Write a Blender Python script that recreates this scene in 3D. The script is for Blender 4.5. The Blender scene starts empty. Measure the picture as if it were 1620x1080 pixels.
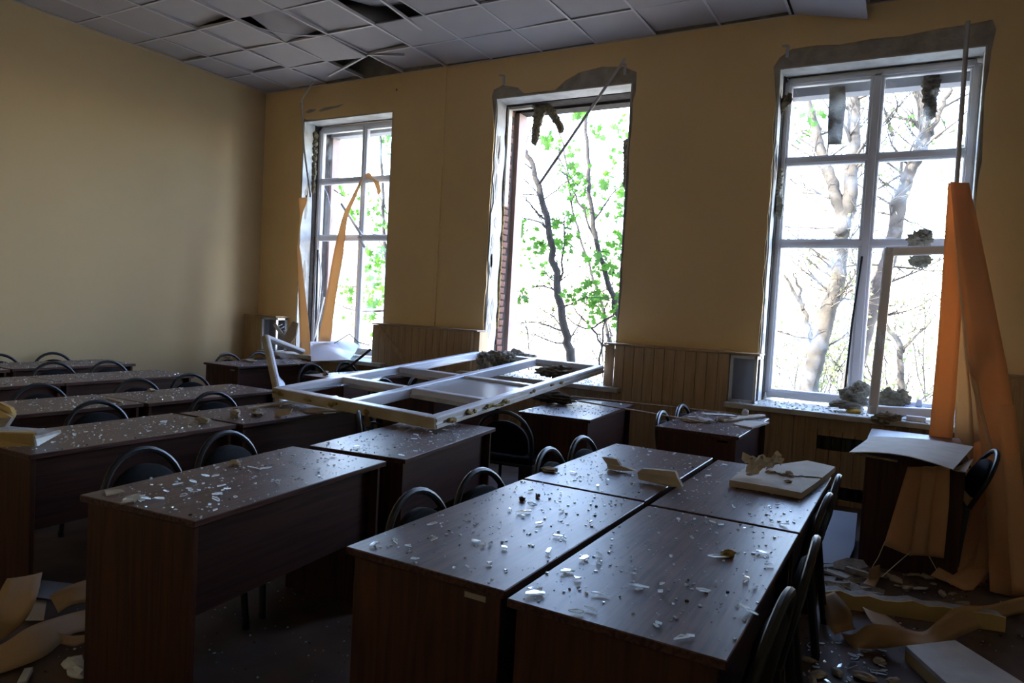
import bpy, bmesh, math, random
from mathutils import Vector, Matrix, Euler, noise
from mathutils.geometry import tessellate_polygon
random.seed(7)
S = bpy.context.scene
COL = S.collection
PI = math.pi
R = math.radians

# ------------------------------------------------------------------ camera
F, CX, CY = 1120.26, 810.0, 540.0
yaw, pit, rol, EYE = .514654, .045892, .053442, 1.55
cy_, sy_, cp_, sp_, cr_, sr_ = math.cos(yaw), math.sin(yaw), math.cos(pit), math.sin(pit), math.cos(rol), math.sin(rol)
fwd = Vector((-sy_*cp_, cy_*cp_, -sp_)); rgt = Vector((cy_, sy_, 0)); upv = rgt.cross(fwd)
r2 = cr_*rgt + sr_*upv; u2 = -sr_*rgt + cr_*upv
cd = bpy.data.cameras.new('camera'); co = bpy.data.objects.new('camera', cd); COL.objects.link(co)
cd.sensor_width = 36; cd.lens = F/1620*36; cd.clip_start = .05; cd.clip_end = 500
M4 = Matrix((r2, u2, -fwd)).transposed().to_4x4(); M4.translation = Vector((0, 0, EYE)); co.matrix_world = M4
S.camera = co

def at(px, py, x=None, y=None, z=None):
    """world point seen at a pixel of the 1620x1080 frame, at a given x, y or z"""
    d = r2*((px-CX)/F) - u2*((py-CY)/F) + fwd
    o = Vector((0, 0, EYE))
    if z is not None: return o + d*((z-EYE)/d.z)
    if y is not None: return o + d*(y/d.y)
    return o + d*(x/d.x)

# ------------------------------------------------------------------ world, sun, exposure
S.view_settings.view_transform = 'Standard'; S.view_settings.look = 'None'
S.view_settings.gamma = 1; S.view_settings.use_curve_mapping = False
S.view_settings.exposure = 2.9
W = bpy.data.worlds.new('sky'); S.world = W; W.use_nodes = True
nt = W.node_tree; bg = nt.nodes['Background']
sky = nt.nodes.new('ShaderNodeTexSky'); sky.sky_type = 'NISHITA'; sky.sun_disc = False
sky.sun_elevation = R(42); sky.sun_rotation = R(215); sky.air_density = 1.2; sky.dust_density = .8; sky.ozone_density = 3.0
tint = nt.nodes.new('ShaderNodeMixRGB'); tint.blend_type = 'MULTIPLY'; tint.inputs[0].default_value = 1; tint.inputs[2].default_value = (1.05, .93, .97, 1)
nt.links.new(sky.outputs[0], tint.inputs[1]); nt.links.new(tint.outputs[0], bg.inputs[0]); bg.inputs[1].default_value = .55
sl = bpy.data.lights.new('sun', 'SUN'); so = bpy.data.objects.new('sun', sl); COL.objects.link(so)
sl.energy = 6.5; sl.angle = R(.6); sl.color = (1, .95, .86)
so.rotation_euler = Vector((.55, .6, -.66)).to_track_quat('-Z', 'Y').to_euler()

# ------------------------------------------------------------------ materials
MT = {}
def nodes(name):
    m = bpy.data.materials.new(name); m.use_nodes = True; MT[name] = m
    return m, m.node_tree, m.node_tree.nodes['Principled BSDF']
def mat(name, col, rough=.6, var=.0, scale=6, bump=0, bscale=40, metal=0, spec=.5, col2=None, detail=4, stretch=None):
    m, t, b = nodes(name)
    b.inputs['Roughness'].default_value = rough; b.inputs['Metallic'].default_value = metal
    b.inputs['Specular IOR Level'].default_value = spec
    c = (*col, 1); b.inputs['Base Color'].default_value = c
    if var or col2 or bump:
        tc = t.nodes.new('ShaderNodeTexCoord'); src = tc.outputs['Object']
        if stretch:
            mp = t.nodes.new('ShaderNodeMapping'); mp.inputs['Scale'].default_value = stretch
            t.links.new(src, mp.inputs[0]); src = mp.outputs[0]
    if var or col2:
        n = t.nodes.new('ShaderNodeTexNoise'); n.inputs['Scale'].default_value = scale; n.inputs['Detail'].default_value = detail
        t.links.new(src, n.inputs['Vector'])
        cr = t.nodes.new('ShaderNodeValToRGB')
        cr.color_ramp.elements[0].position = .3; cr.color_ramp.elements[1].position = .7
        k = col2 if col2 else tuple(max(0, v*(1-var)) for v in col)
        cr.color_ramp.elements[0].color = (*k, 1); cr.color_ramp.elements[1].color = c
        t.links.new(n.outputs[0], cr.inputs[0]); t.links.new(cr.outputs[0], b.inputs['Base Color'])
    if bump:
        n2 = t.nodes.new('ShaderNodeTexNoise'); n2.inputs['Scale'].default_value = bscale; n2.inputs['Detail'].default_value = 6
        t.links.new(src, n2.inputs['Vector'])
        bp = t.nodes.new('ShaderNodeBump'); bp.inputs['Strength'].default_value = bump; bp.inputs['Distance'].default_value = .01
        t.links.new(n2.outputs[0], bp.inputs['Height']); t.links.new(bp.outputs[0], b.inputs['Normal'])
    return m
def translucent(name, col, tcol, mix=.5, rough=.6, var=.15):
    m, t, b = nodes(name)
    b.inputs['Base Color'].default_value = (*col, 1); b.inputs['Roughness'].default_value = rough
    b.inputs['Specular IOR Level'].default_value = .2
    tr = t.nodes.new('ShaderNodeBsdfTranslucent'); tr.inputs[0].default_value = (*tcol, 1)
    mx = t.nodes.new('ShaderNodeMixShader'); mx.inputs[0].default_value = mix
    out = t.nodes['Material Output']
    t.links.new(b.outputs[0], mx.inputs[1]); t.links.new(tr.outputs[0], mx.inputs[2]); t.links.new(mx.outputs[0], out.inputs[0])
    return m
def glassy(name, tint, refl, rough=.03, dirt=0, dirtcol=(.6, .65, .68), dscale=8):
    m, t, b = nodes(name)
    out = t.nodes['Material Output']
    g = t.nodes.new('ShaderNodeBsdfGlossy'); g.inputs['Roughness'].default_value = rough
    tr = t.nodes.new('ShaderNodeBsdfTransparent'); tr.inputs[0].default_value = (*tint, 1)
    fr = t.nodes.new('ShaderNodeFresnel'); fr.inputs[0].default_value = 1.5
    ad = t.nodes.new('ShaderNodeMath'); ad.operation = 'ADD'; ad.inputs[1].default_value = refl; ad.use_clamp = True
    t.links.new(fr.outputs[0], ad.inputs[0])
    mx = t.nodes.new('ShaderNodeMixShader')
    ge = t.nodes.new('ShaderNodeNewGeometry'); iv = t.nodes.new('ShaderNodeMath'); iv.operation = 'SUBTRACT'; iv.inputs[0].default_value = 1
    t.links.new(ge.outputs['Backfacing'], iv.inputs[1])
    ml = t.nodes.new('ShaderNodeMath'); ml.operation = 'MULTIPLY'; t.links.new(ad.outputs[0], ml.inputs[0]); t.links.new(iv.outputs[0], ml.inputs[1])
    t.links.new(ml.outputs[0], mx.inputs[0]); t.links.new(tr.outputs[0], mx.inputs[1]); t.links.new(g.outputs[0], mx.inputs[2])
    last = mx
    if dirt:
        n = t.nodes.new('ShaderNodeTexNoise'); n.inputs['Scale'].default_value = dscale; n.inputs['Detail'].default_value = 8
        tc = t.nodes.new('ShaderNodeTexCoord'); t.links.new(tc.outputs['Object'], n.inputs['Vector'])
        cr = t.nodes.new('ShaderNodeValToRGB'); cr.color_ramp.elements[0].position = .5; cr.color_ramp.elements[1].position = .75
        cr.color_ramp.elements[1].color = (dirt, dirt, dirt, 1)
        t.links.new(n.outputs[0], cr.inputs[0])
        df = t.nodes.new('ShaderNodeBsdfTranslucent'); df.inputs[0].default_value = (*dirtcol, 1)
        m2 = t.nodes.new('ShaderNodeMixShader')
        t.links.new(cr.outputs[0], m2.inputs[0]); t.links.new(mx.outputs[0], m2.inputs[1]); t.links.new(df.outputs[0], m2.inputs[2])
        last = m2
    t.links.new(last.outputs[0], out.inputs[0])
    return m

def wood(name, dark, light, rough, gscale, axis='Y', dust=0, spec=.5):
    m, t, b = nodes(name)
    b.inputs['Roughness'].default_value = rough; b.inputs['Specular IOR Level'].default_value = spec
    tc = t.nodes.new('ShaderNodeTexCoord'); mp = t.nodes.new('ShaderNodeMapping')
    s = [gscale, gscale, gscale]; s['XYZ'.index(axis)] = gscale*.05
    mp.inputs['Scale'].default_value = s
    t.links.new(tc.outputs['Object'], mp.inputs[0])
    oi = t.nodes.new('ShaderNodeObjectInfo')
    va = t.nodes.new('ShaderNodeVectorMath'); va.operation = 'ADD'
    mu = t.nodes.new('ShaderNodeMath'); mu.operation = 'MULTIPLY'; mu.inputs[1].default_value = 40
    t.links.new(oi.outputs['Random'], mu.inputs[0]); t.links.new(mp.outputs[0], va.inputs[0]); t.links.new(mu.outputs[0], va.inputs[1])
    n = t.nodes.new('ShaderNodeTexNoise'); n.inputs['Scale'].default_value = 1; n.inputs['Detail'].default_value = 7; n.inputs['Distortion'].default_value = .6
    t.links.new(va.outputs[0], n.inputs['Vector'])
    cr = t.nodes.new('ShaderNodeValToRGB'); cr.color_ramp.elements[0].position = .36; cr.color_ramp.elements[1].position = .62
    cr.color_ramp.elements[0].color = (*dark, 1); cr.color_ramp.elements[1].color = (*light, 1)
    t.links.new(n.outputs[0], cr.inputs[0])
    last = cr.outputs[0]
    if dust:
        n2 = t.nodes.new('ShaderNodeTexNoise'); n2.inputs['Scale'].default_value = 3.2; n2.inputs['Detail'].default_value = 9; n2.inputs['Roughness'].default_value = .65
        t.links.new(tc.outputs['Object'], n2.inputs['Vector'])
        c2 = t.nodes.new('ShaderNodeValToRGB'); c2.color_ramp.elements[0].position = .38; c2.color_ramp.elements[1].position = .75
        c2.color_ramp.elements[0].color = (dust*.35,)*3+(1,); c2.color_ramp.elements[1].color = (dust,)*3+(1,)
        t.links.new(n2.outputs[0], c2.inputs[0])
        ng = t.nodes.new('ShaderNodeNewGeometry'); sx = t.nodes.new('ShaderNodeSeparateXYZ'); t.links.new(ng.outputs['True Normal'], sx.inputs[0])
        gt = t.nodes.new('ShaderNodeMath'); gt.operation = 'GREATER_THAN'; gt.inputs[1].default_value = .5; t.links.new(sx.outputs['Z'], gt.inputs[0])
        du = t.nodes.new('ShaderNodeMath'); du.operation = 'MULTIPLY'; t.links.new(c2.outputs[0], du.inputs[0]); t.links.new(gt.outputs[0], du.inputs[1])
        mi = t.nodes.new('ShaderNodeMixRGB'); mi.inputs[2].default_value = (.42, .35, .32, 1)
        t.links.new(du.outputs[0], mi.inputs[0]); t.links.new(last, mi.inputs[1]); last = mi.outputs[0]
        rr = t.nodes.new('ShaderNodeMapRange'); rr.inputs[3].default_value = rough-.03; rr.inputs[4].default_value = min(1, rough+.35)
        t.links.new(c2.outputs[0], rr.inputs[0]); t.links.new(rr.outputs[0], b.inputs['Roughness'])
    t.links.new(last, b.inputs['Base Color'])
    bp = t.nodes.new('ShaderNodeBump'); bp.inputs['Strength'].default_value = .12; bp.inputs['Distance'].default_value = .002
    t.links.new(n.outputs[0], bp.inputs['Height']); t.links.new(bp.outputs[0], b.inputs['Normal'])
    return m

wood('desk_top', (.030, .012, .010), (.110, .050, .040), .34, 75, 'Y', dust=.24, spec=.30)
wood('desk_side', (.042, .017, .010), (.080, .031, .017), .42, 40, 'Z', spec=.3)
wood('desk_front', (.036, .014, .010), (.066, .025, .017), .40, 40, 'Y', spec=.3)
wood('panel_wood', (.42, .275, .14), (.52, .36, .20), .5, 30, 'Z', spec=.3)
wood('raw_wood', (.30, .21, .12), (.48, .36, .22), .7, 30, 'Y')
mat('black_tube', (.012, .013, .015), .40)
mat('black_cloth', (.008, .008, .009), .85, spec=.15, var=.3, scale=60, bump=.2, bscale=300)
mat('rubber', (.01, .01, .01), .7)
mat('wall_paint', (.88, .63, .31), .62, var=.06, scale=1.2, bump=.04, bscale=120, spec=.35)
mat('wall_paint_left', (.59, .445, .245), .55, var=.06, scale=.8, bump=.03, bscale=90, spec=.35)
mat('grey_plaster', (.46, .41, .34), .9, var=.35, scale=9, bump=.6, bscale=35)
mat('white_plaster', (.66, .67, .64), .85, col2=(.42, .40, .37), scale=5, bump=.35, bscale=30)
mat('ceiling_board', (.455, .43, .435), .9, var=.07, scale=3, bump=.1, bscale=200)
mat('grid_metal', (.60, .58, .60), .45, var=.1)
mat('concrete', (.20, .195, .19), .95, var=.35, scale=2.5)
mat('upvc', (.74, .74, .78), .32, var=.06, scale=5)
mat('upvc_dirty', (.62, .60, .56), .5, col2=(.42, .38, .30), scale=7)
mat('profile_side', (.62, .56, .44), .7, col2=(.42, .33, .19), scale=5, bump=.3)
mat('foam', (.42, .29, .10), .9, var=.5, scale=25, bump=1, bscale=60)
mat('gasket', (.012, .012, .012), .6)
mat('mineral_wool', (.26, .215, .14), 1, col2=(.12, .10, .065), scale=22, bump=1, bscale=70)
mat('dark_wool', (.10, .075, .05), 1, col2=(.05, .04, .028), scale=22, bump=1, bscale=70)
mat('grey_wool', (.36, .33, .26), 1, col2=(.20, .18, .13), scale=22, bump=1, bscale=70)
mat('brick_clay', (.20, .085, .055), .9, col2=(.10, .05, .038), scale=30, bump=.6, bscale=60)
mat('dark_mortar', (.05, .04, .035), 1, var=.5, scale=15, bump=.8, bscale=30)
mat('pink_jamb', (.42, .30, .26), .8, var=.25, scale=6, bump=.2)
mat('bare_grey', (.30, .31, .34), .7, var=.15, scale=3)
mat('zinc', (.52, .53, .55), .35, metal=.8)
mat('alu', (.60, .57, .55), .42, metal=.5, var=.1)
mat('floor_lino', (.15, .10, .07), .72, spec=.28, col2=(.075, .048, .034), scale=3.5, detail=9, bump=.08, bscale=18)
mat('plasterboard_white', (.62, .60, .55), .85, col2=(.46, .43, .38), scale=6, bump=.15)
mat('plasterboard_yellow', (.62, .44, .18), .75, var=.12, scale=5)
mat('torn_paper', (.42, .40, .38), .95, col2=(.26, .23, .19), scale=20, bump=.8, bscale=40)
mat('hardboard', (.44, .35, .25), .75, var=.15, scale=5, bump=.1, bscale=80)
mat('white_board', (.72, .72, .76), .35, var=.05)
mat('kraft', (.52, .44, .34), .85, var=.2, scale=9, bump=.2)
mat('grey_panel', (.40, .41, .41), .22)
mat('crumpled', (.66, .57, .45), .85, var=.15, scale=12)
mat('paper_label', (.62, .58, .52), .7, var=.1, scale=60)
mat('chunk', (.48, .41, .30), .95, col2=(.32, .26, .18), scale=14, bump=.7, bscale=30)
mat('dirt', (.10, .065, .035), 1, var=.5, scale=40)
mat('blue_card', (.02, .075, .26), .5)
mat('yellow_foam', (.62, .38, .05), .8, var=.3, scale=30, bump=.6)
mat('white_foam', (.75, .75, .76), .8, var=.1, bump=.3)
mat('radiator', (.055, .065, .06), .5, metal=.2)
mat('cord', (.7, .66, .56), .6)
mat('bark_dark', (.030, .027, .023), .95, col2=(.014, .013, .011), scale=14, bump=.7, bscale=30)
mat('bark_dappled', (.075, .062, .047), .95, col2=(.018, .016, .013), scale=4.5, bump=.8, bscale=20)  # leaf-shadow dapple painted into the colour as light and dark patches
mat('grass', (.25, .235, .17), 1, col2=(.30, .26, .21), scale=.8, detail=8)
mat('pale_wall', (.20, .185, .165), .9, var=.1)
mat('roof_slate', (.055, .06, .07), .8, var=.15, scale=2)
mat('dark_pane', (.06, .07, .08), .2)
translucent('leaf', (.032, .075, .018), (.06, .17, .016), .5)
translucent('leaf_pale', (.13, .15, .07), (.18, .22, .08), .5)
translucent('blind_cloth', (.84, .54, .29), (.86, .42, .16), .42, .8)
translucent('blind_shaded', (.56, .38, .22), (.55, .30, .14), .3, .8)  # blind cloth darkened: the shade on the floor slats is put into its colour
translucent('blind_pale', (.84, .62, .40), (.82, .58, .32), .35, .8)
glassy('pane_glass', (.96, .98, .98), .01, .01, dirt=.12, dirtcol=(.55, .6, .62), dscale=5)
glassy('crack_glass', (.90, .93, .93), .25, .15)
glassy('shard_glass', (.95, .98, .97), .30, .06)
def sparkle(name, col, tcol, mix):
    m = translucent(name, col, tcol, mix, .15); b = m.node_tree.nodes['Principled BSDF']; b.inputs['Metallic'].default_value = .5; b.inputs['Specular IOR Level'].default_value = .8
sparkle('glass_edge', (.86, .93, .95), (.90, .97, 1.0), .75)
sparkle('glass_grit', (.90, .94, .96), (.90, .96, .98), .6)
glassy('milky_pane', (.55, .58, .58), .15, .1, dirt=.9, dirtcol=(.42, .43, .42), dscale=.01)

# ------------------------------------------------------------------ helpers
class MB:
    def __init__(s): s.v = []; s.f = []; s.mi = []
    def add(s, vs, fs, mi=0):
        o = len(s.v); s.v += [Vector(q) for q in vs]; s.f += [tuple(i+o for i in q) for q in fs]; s.mi += [mi]*len(fs)
    def box(s, c, d, m=None, mi=0):
        x, y, z = (q/2 for q in d); c = Vector(c)
        vs = [Vector((sx*x, sy*y, sz*z)) for sx in (-1, 1) for sy in (-1, 1) for sz in (-1, 1)]
        if m is not None: vs = [m @ q for q in vs]
        s.add([q+c for q in vs], [(0, 1, 3, 2), (4, 6, 7, 5), (0, 4, 5, 1), (2, 3, 7, 6), (0, 2, 6, 4), (1, 5, 7, 3)], mi)
    def b2(s, x0, x1, y0, y1, z0, z1, mi=0): s.box(((x0+x1)/2, (y0+y1)/2, (z0+z1)/2), (x1-x0, y1-y0, z1-z0), mi=mi)
    def cbox(s, c, d, b=.004, m=None, mi=0):
        bm = bmesh.new(); bmesh.ops.create_cube(bm, size=1)
        for q in bm.verts: q.co = Vector((q.co.x*d[0], q.co.y*d[1], q.co.z*d[2]))
        bmesh.ops.bevel(bm, geom=bm.edges[:], offset=b, segments=1, affect='EDGES')
        bm.verts.index_update()
        vs = [(m @ q.co if m is not None else q.co)+Vector(c) for q in bm.verts]
        s.add(vs, [[q.index for q in fc.verts] for fc in bm.faces], mi); bm.free()
    def tube(s, pts, r, n=8, cap=True, flat=1.0, mi=0):
        pts = [Vector(p) for p in pts]; rr = r if isinstance(r, (list, tuple)) else [r]*len(pts)
        rings = []; prev = None
        for i, p in enumerate(pts):
            t = (pts[min(i+1, len(pts)-1)]-pts[max(i-1, 0)]).normalized()
            if prev is None:
                a = Vector((0, 0, 1)) if abs(t.z) < .9 else Vector((1, 0, 0)); u = t.cross(a).normalized()
            else:
                u = (prev-t*prev.dot(t)).normalized()
            prev = u; w = t.cross(u)
            rings.append([p+(u*math.cos(2*PI*k/n)+w*math.sin(2*PI*k/n)*flat)*rr[i] for k in range(n)])
        vs = [q for g in rings for q in g]; fs = []
        for i in range(len(rings)-1):
            for k in range(n): fs.append((i*n+k, i*n+(k+1) % n, (i+1)*n+(k+1) % n, (i+1)*n+k))
        if cap: fs += [tuple(range(n))[::-1], tuple((len(rings)-1)*n+k for k in range(n))]
        s.add(vs, fs, mi)
    def prism(s, poly, vec, holes=(), mi=0):
        """flat polygon (3D points), optional holes, extruded by vec"""
        loops = [[Vector(p) for p in poly]]+[[Vector(p) for p in h] for h in holes]
        tris = tessellate_polygon(loops); flat = [p for l in loops for p in l]; n = len(flat); vec = Vector(vec)
        fs = [tuple(t) for t in tris]+[tuple(i+n for i in t)[::-1] for t in tris]
        o = 0
        for l in loops:
            k = len(l)
            for i in range(k): fs.append((o+i, o+(i+1) % k, o+(i+1) % k+n, o+i+n))
            o += k
        s.add(flat+[p+vec for p in flat], fs, mi)
    def lump(s, c, d, seed, rough=.35, freq=2.5, sub=3, rot=None, mi=0):
        bm = bmesh.new(); bmesh.ops.create_icosphere(bm, subdivisions=sub, radius=1)
        off = Vector((seed*3.7, seed*1.3, seed*7.1))
        vs = []
        for q in bm.verts:
            k = 1+rough*(noise.noise(q.co*freq+off)+.5*noise.noise(q.co*freq*2.7+off)+.3*noise.noise(q.co*freq*6+off))
            w = Vector((q.co.x*d[0], q.co.y*d[1], q.co.z*d[2]))*k
            if rot is not None: w = rot @ w
            vs.append(w+Vector(c))
        bm.verts.index_update()
        s.add(vs, [[q.index for q in fc.verts] for fc in bm.faces], mi); bm.free()
    def mesh(s, name, mats, smooth=False, off=None):
        me = bpy.data.meshes.new(name); o = off or Vector((0, 0, 0))
        me.from_pydata([tuple(q-o) for q in s.v], [], s.f)
        for m in (mats if isinstance(mats, (list, tuple)) else [mats]): me.materials.append(MT[m])
        bm = bmesh.new(); bm.from_mesh(me); bmesh.ops.recalc_face_normals(bm, faces=bm.faces[:])
        bm.to_mesh(me); bm.free()
        if len(me.polygons) == len(s.mi):
            for p, k in zip(me.polygons, s.mi): p.material_index = k
        if smooth:
            for p in me.polygons: p.use_smooth = True
        me.update(); return me
    def build(s, name, mats, parent=None, smooth=False, recenter=None):
        if recenter is None: recenter = parent is None
        off = None
        if recenter and s.v:
            xs = [q.x for q in s.v]; ys = [q.y for q in s.v]; zs = [q.z for q in s.v]
            off = Vector(((min(xs)+max(xs))/2, (min(ys)+max(ys))/2, min(zs)))
        ob = bpy.data.objects.new(name, s.mesh(name, mats, smooth, off)); COL.objects.link(ob)
        if off is not None: ob.location = off
        if parent: ob.parent = parent
        return ob
def smooth_some(ob, ang=40):
    for p in ob.data.polygons: p.use_smooth = True
    try: ob.data.set_sharp_from_angle(angle=R(ang))
    except Exception: pass
    return ob
def tag(o, label=None, cat=None, group=None, kind=None):
    if label: o['label'] = label
    if cat: o['category'] = cat
    if group: o['group'] = group
    if kind: o['kind'] = kind
    return o
def empty(name, loc=(0, 0, 0), rz=0):
    o = bpy.data.objects.new(name, None); o.empty_display_size = .1
    o.location = loc; o.rotation_euler = (0, 0, rz); COL.objects.link(o); return o
def struct(o): o['kind'] = 'structure'; return o
def copy_tree(o, parent=None):
    c = o.copy(); COL.objects.link(c)
    if parent: c.parent = parent
    for ch in list(o.children): copy_tree(ch, c)
    return c
def rotz(a): return Matrix.Rotation(a, 3, 'Z')
def jag(a, b, n, amp, rnd, normal):
    """points from a towards b (b excluded) with random offsets along normal"""
    a, b, normal = Vector(a), Vector(b), Vector(normal)
    return [a.lerp(b, i/n)+(normal*rnd.uniform(-amp, amp) if i else Vector()) for i in range(n)]

# ------------------------------------------------------------------ room shell
X0, X1, YB, YW, YO = -8.08, 1.9, -.85, 6.95, 7.60
ZC, ZS = 4.37, 4.75
m = MB(); m.b2(X0-.3, X1+.3, YB-.3, YO, -.25, 0); fl = struct(m.build('floor', 'floor_lino'))
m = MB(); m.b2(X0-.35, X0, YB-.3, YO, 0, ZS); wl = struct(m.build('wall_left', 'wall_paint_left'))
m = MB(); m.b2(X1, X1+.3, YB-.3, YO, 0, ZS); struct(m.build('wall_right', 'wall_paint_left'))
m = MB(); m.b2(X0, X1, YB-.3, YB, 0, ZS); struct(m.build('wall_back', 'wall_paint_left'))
m = MB(); m.b2(X0-.35, X1+.3, YB-.3, YO+.3, ZS, ZS+.4); ceil = struct(m.build('ceiling', 'concrete', recenter=False))

OPEN = [(-7.33, -5.80, .80, 3.92), (-4.31, -2.68, .80, 3.93), (-1.25, .36, .80, 3.90)]
ww = empty('wall_window'); struct(ww)
m = MB()
xs = [X0]+[q for o in OPEN for q in o[:2]]+[X1]
for i in range(0, 8, 2): m.b2(xs[i], xs[i+1], YW+.015, YO, 0, ZS)
for o in OPEN:
    m.b2(o[0], o[1], YW+.015, YO, 0, o[2]-.03); m.b2(o[0], o[1], YW+.015, YO, o[3], ZS)
m.build('core', 'grey_plaster', ww)
rw = random.Random(3)
holes = []
for k, (a, b, z0, z1) in enumerate(OPEN):
    tl = [.02, .13, .05][k]
    h = []
    h += jag((a-.005, YW, z0-.02), (a-.012, YW, z1-.2), 20, .012, rw, (1, 0, 0))
    if k == 1:
        top = [(a-.06, z1+.02), (a-.04, z1+.10), (a+.08, z1+.14), (a+.28, z1+.09), (a+.36, z1+.02), (a+.75, z1+.015), (a+.86, z1+.10), (a+1.02, z1+.17), (b-.35, z1+.20), (b-.1, z1+.17), (b+.04, z1+.10), (b+.045, z1-.1)]
    elif k == 2:
        top = [(a-.05, z1+.02), (a+.0, z1+.10), (a+.1, z1+.165), (a+.3, z1+.17), (a+.5, z1+.15), (a+.75, z1+.165), (a+1.0, z1+.155), (a+1.25, z1+.18), (b-.12, z1+.185), (b+.02, z1+.2), (b+.05, z1+.12), (b+.03, z1-.05)]
    else:
        top = [(a-.02, z1+.0), (a-.01, z1+.05), (a+.04, z1+.02), (a+.15, z1+.012), (a+.4, z1+.004), (b-.3, z1+.004), (b+.005, z1+.004)]
        for sc in ([(.02, .12), (.10, .15), (.22, .14), (.2, .12), (.08, .10)], [(.26, .12), (.38, .15), (.55, .15), (.72, .165), (.62, .13), (.45, .115), (.3, .10)]):
            m = MB(); m.prism([(a+x, YW-.002, z1+z) for x, z in sc], (0, .004, 0)); m.build('plaster_scar', 'grey_plaster', ww)
    h += [Vector((x, YW, z)) for x, z in top]
    amp = [.004, .012, .018][k]; ex = [.006, .015, .024][k]
    h += jag((b+ex, YW, z1-.2), (b+ex, YW, z0-.02), 16, amp, rw, (1, 0, 0))
    h += [Vector((b+ex, YW, z0-.02))]
    holes.append(h)
m = MB(); m.prism([(X0, YW, 0), (X1, YW, 0), (X1, YW, ZC+.004), (X0, YW, ZC+.004)], (0, .016, 0), holes)
m.build('painted_plaster', 'wall_paint', ww)
# reveal linings
for k, (a, b, z0, z1) in enumerate(OPEN):
    t = .012; dep = [.24, .25, .22][k]
    m = MB()
    lf = [(a, YW+.005, z0)]+[(a, YW+.005+rw.uniform(0, .05)*(k > 0), z0+(z1-z0)*i/24) for i in range(1, 24)]+[(a, YW+.005, z1)]
    lf += [(a, YW+dep+rw.uniform(-.05, .03), z1-(z1-z0)*i/24) for i in range(0, 25)]
    m.prism(lf, (t, 0, 0))
    m.b2(b-t, b, YW+.005, YW+dep, z0, z1)
    m.b2(a, b, YW+.005, YW+dep, z1-t, z1)
    m.build('reveal_plaster', 'white_plaster', ww)
    # scars where the plaster has come off the left reveal
    for q in range([4, 11, 9][k]):
        zc = rw.uniform(z0+.3, z1-.15); h = rw.uniform(.05, .2); yc = YW+rw.uniform(.05, dep-.08)
        m = MB(); pts = []
        for i in range(9):
            an = 2*PI*i/9; pts.append((a+t, yc+math.cos(an)*.035*rw.uniform(.5, 1.2), zc+math.sin(an)*h*rw.uniform(.6, 1.2)))
        m.prism(pts, (.003, 0, 0)); m.build('plaster_scar', 'grey_plaster', ww)
# bricks bared in the left reveal of the middle window
a, b, z0, z1 = OPEN[1]
m = MB(); m.b2(a-.005, a+.006, YW+.25, YO-.2, z0, z1); m.build('mortar', 'dark_mortar', ww)
bk = MB(); bk.cbox((0, 0, 0), (.022, .118, .062), .005); bk_me = bk.mesh('brick', 'brick_clay')
for i in range(40):
    for j in range(1):
        o = bpy.data.objects.new('brick', bk_me); COL.objects.link(o); o.parent = ww
        o.location = (a+.008+rw.uniform(-.002, .008), YW+.265+.062+(.012 if i % 2 else -.008), z0+.04+.077*i)
        o.rotation_euler = (rw.uniform(-.03, .03), 0, rw.uniform(-.05, .05))
m = MB(); m.b2(a-.005, a+.055, YO-.18, YO+.01, z0-.05, z1); m.build('outer_jamb', 'pink_jamb', ww)
m = MB(); m.b2(a, b, YO-.18, YO+.01, z1-.05, z1+.0); m.b2(a, b, YW+.26, YO-.18, z1-.02, z1); m.build('lintel', 'dark_mortar', ww)
m = MB(); m.b2(a+.01, a+.035, YW+.255, YW+.33, 2.75, z1-.03); m.b2(a+.02, a+.32, YW+.27, YW+.33, z1-.06, z1-.03); m.build('fixing_strip', 'upvc_dirty', ww)
m = MB()
for i in range(26): m.lump((a+.016, YW+.27+.004*math.sin(i), z0+.55+i*.095), (.015, .014, .06), i+50, .5, 3, 2)
m.build('foam_bead', 'foam', ww, smooth=True)
for k in (0, 2):
    a, b, z0, z1 = OPEN[k]
    m = MB(); m.b2(a-.003, a+.02, YW+.2, YO-.15, z0, z1); m.build('mortar', 'dark_mortar', ww)
    m = MB(); m.b2(a, b, YO-.15, YO+.01, z1-.13 if k == 2 else z1-.10, z1); m.build('lintel', 'bare_grey', ww)
    m = MB(); m.b2(a-.003, a+.045, YO-.13, YO+.01, z0-.05, z1-.02); m.build('outer_jamb', 'pink_jamb', ww)
# painted riser strip on the wall between the left and middle windows
m = MB(); m.b2(-5.055, -5.0, YW-.022, YW, 1.28, ZC+.05); struct(m.build('trim_1', 'wall_paint'))

# ------------------------------------------------------------------ suspended ceiling
GX = [X0]+[-7.58+.64*i for i in range(15)]
GY = [YW-.01-.64*j for j in range(10)]
rc = random.Random(11)
def cell(px, py):
    p = at(px, py, z=ZC)
    i = max(k for k in range(len(GX)) if GX[k] <= p.x); j = max(k for k in range(len(GY)) if GY[k] >= p.y)
    return i, j
special = {cell(600, 105): 'missing', cell(450, 47): (-.22, -.12, .10), cell(640, 12): (.20, .08, .09), cell(310, 35): (.03, -.07, .045), cell(545, 30): (-.05, .03, .03), cell(505, 70): (.04, .06, .03), cell(590, 60): (.03, -.05, .03),
           cell(250, 75): (.0, -.03, .03), cell(545, 85): (-.03, .05, -.01)}
tile_me = {}
def tile_mesh(w, d):
    key = (round(w, 3), round(d, 3))
    if key not in tile_me:
        t = MB(); t.cbox((0, 0, 0), (w, d, .014), .003); tile_me[key] = t.mesh('ceiling_tile', 'ceiling_board')
    return tile_me[key]
droop = (12, 0)
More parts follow.
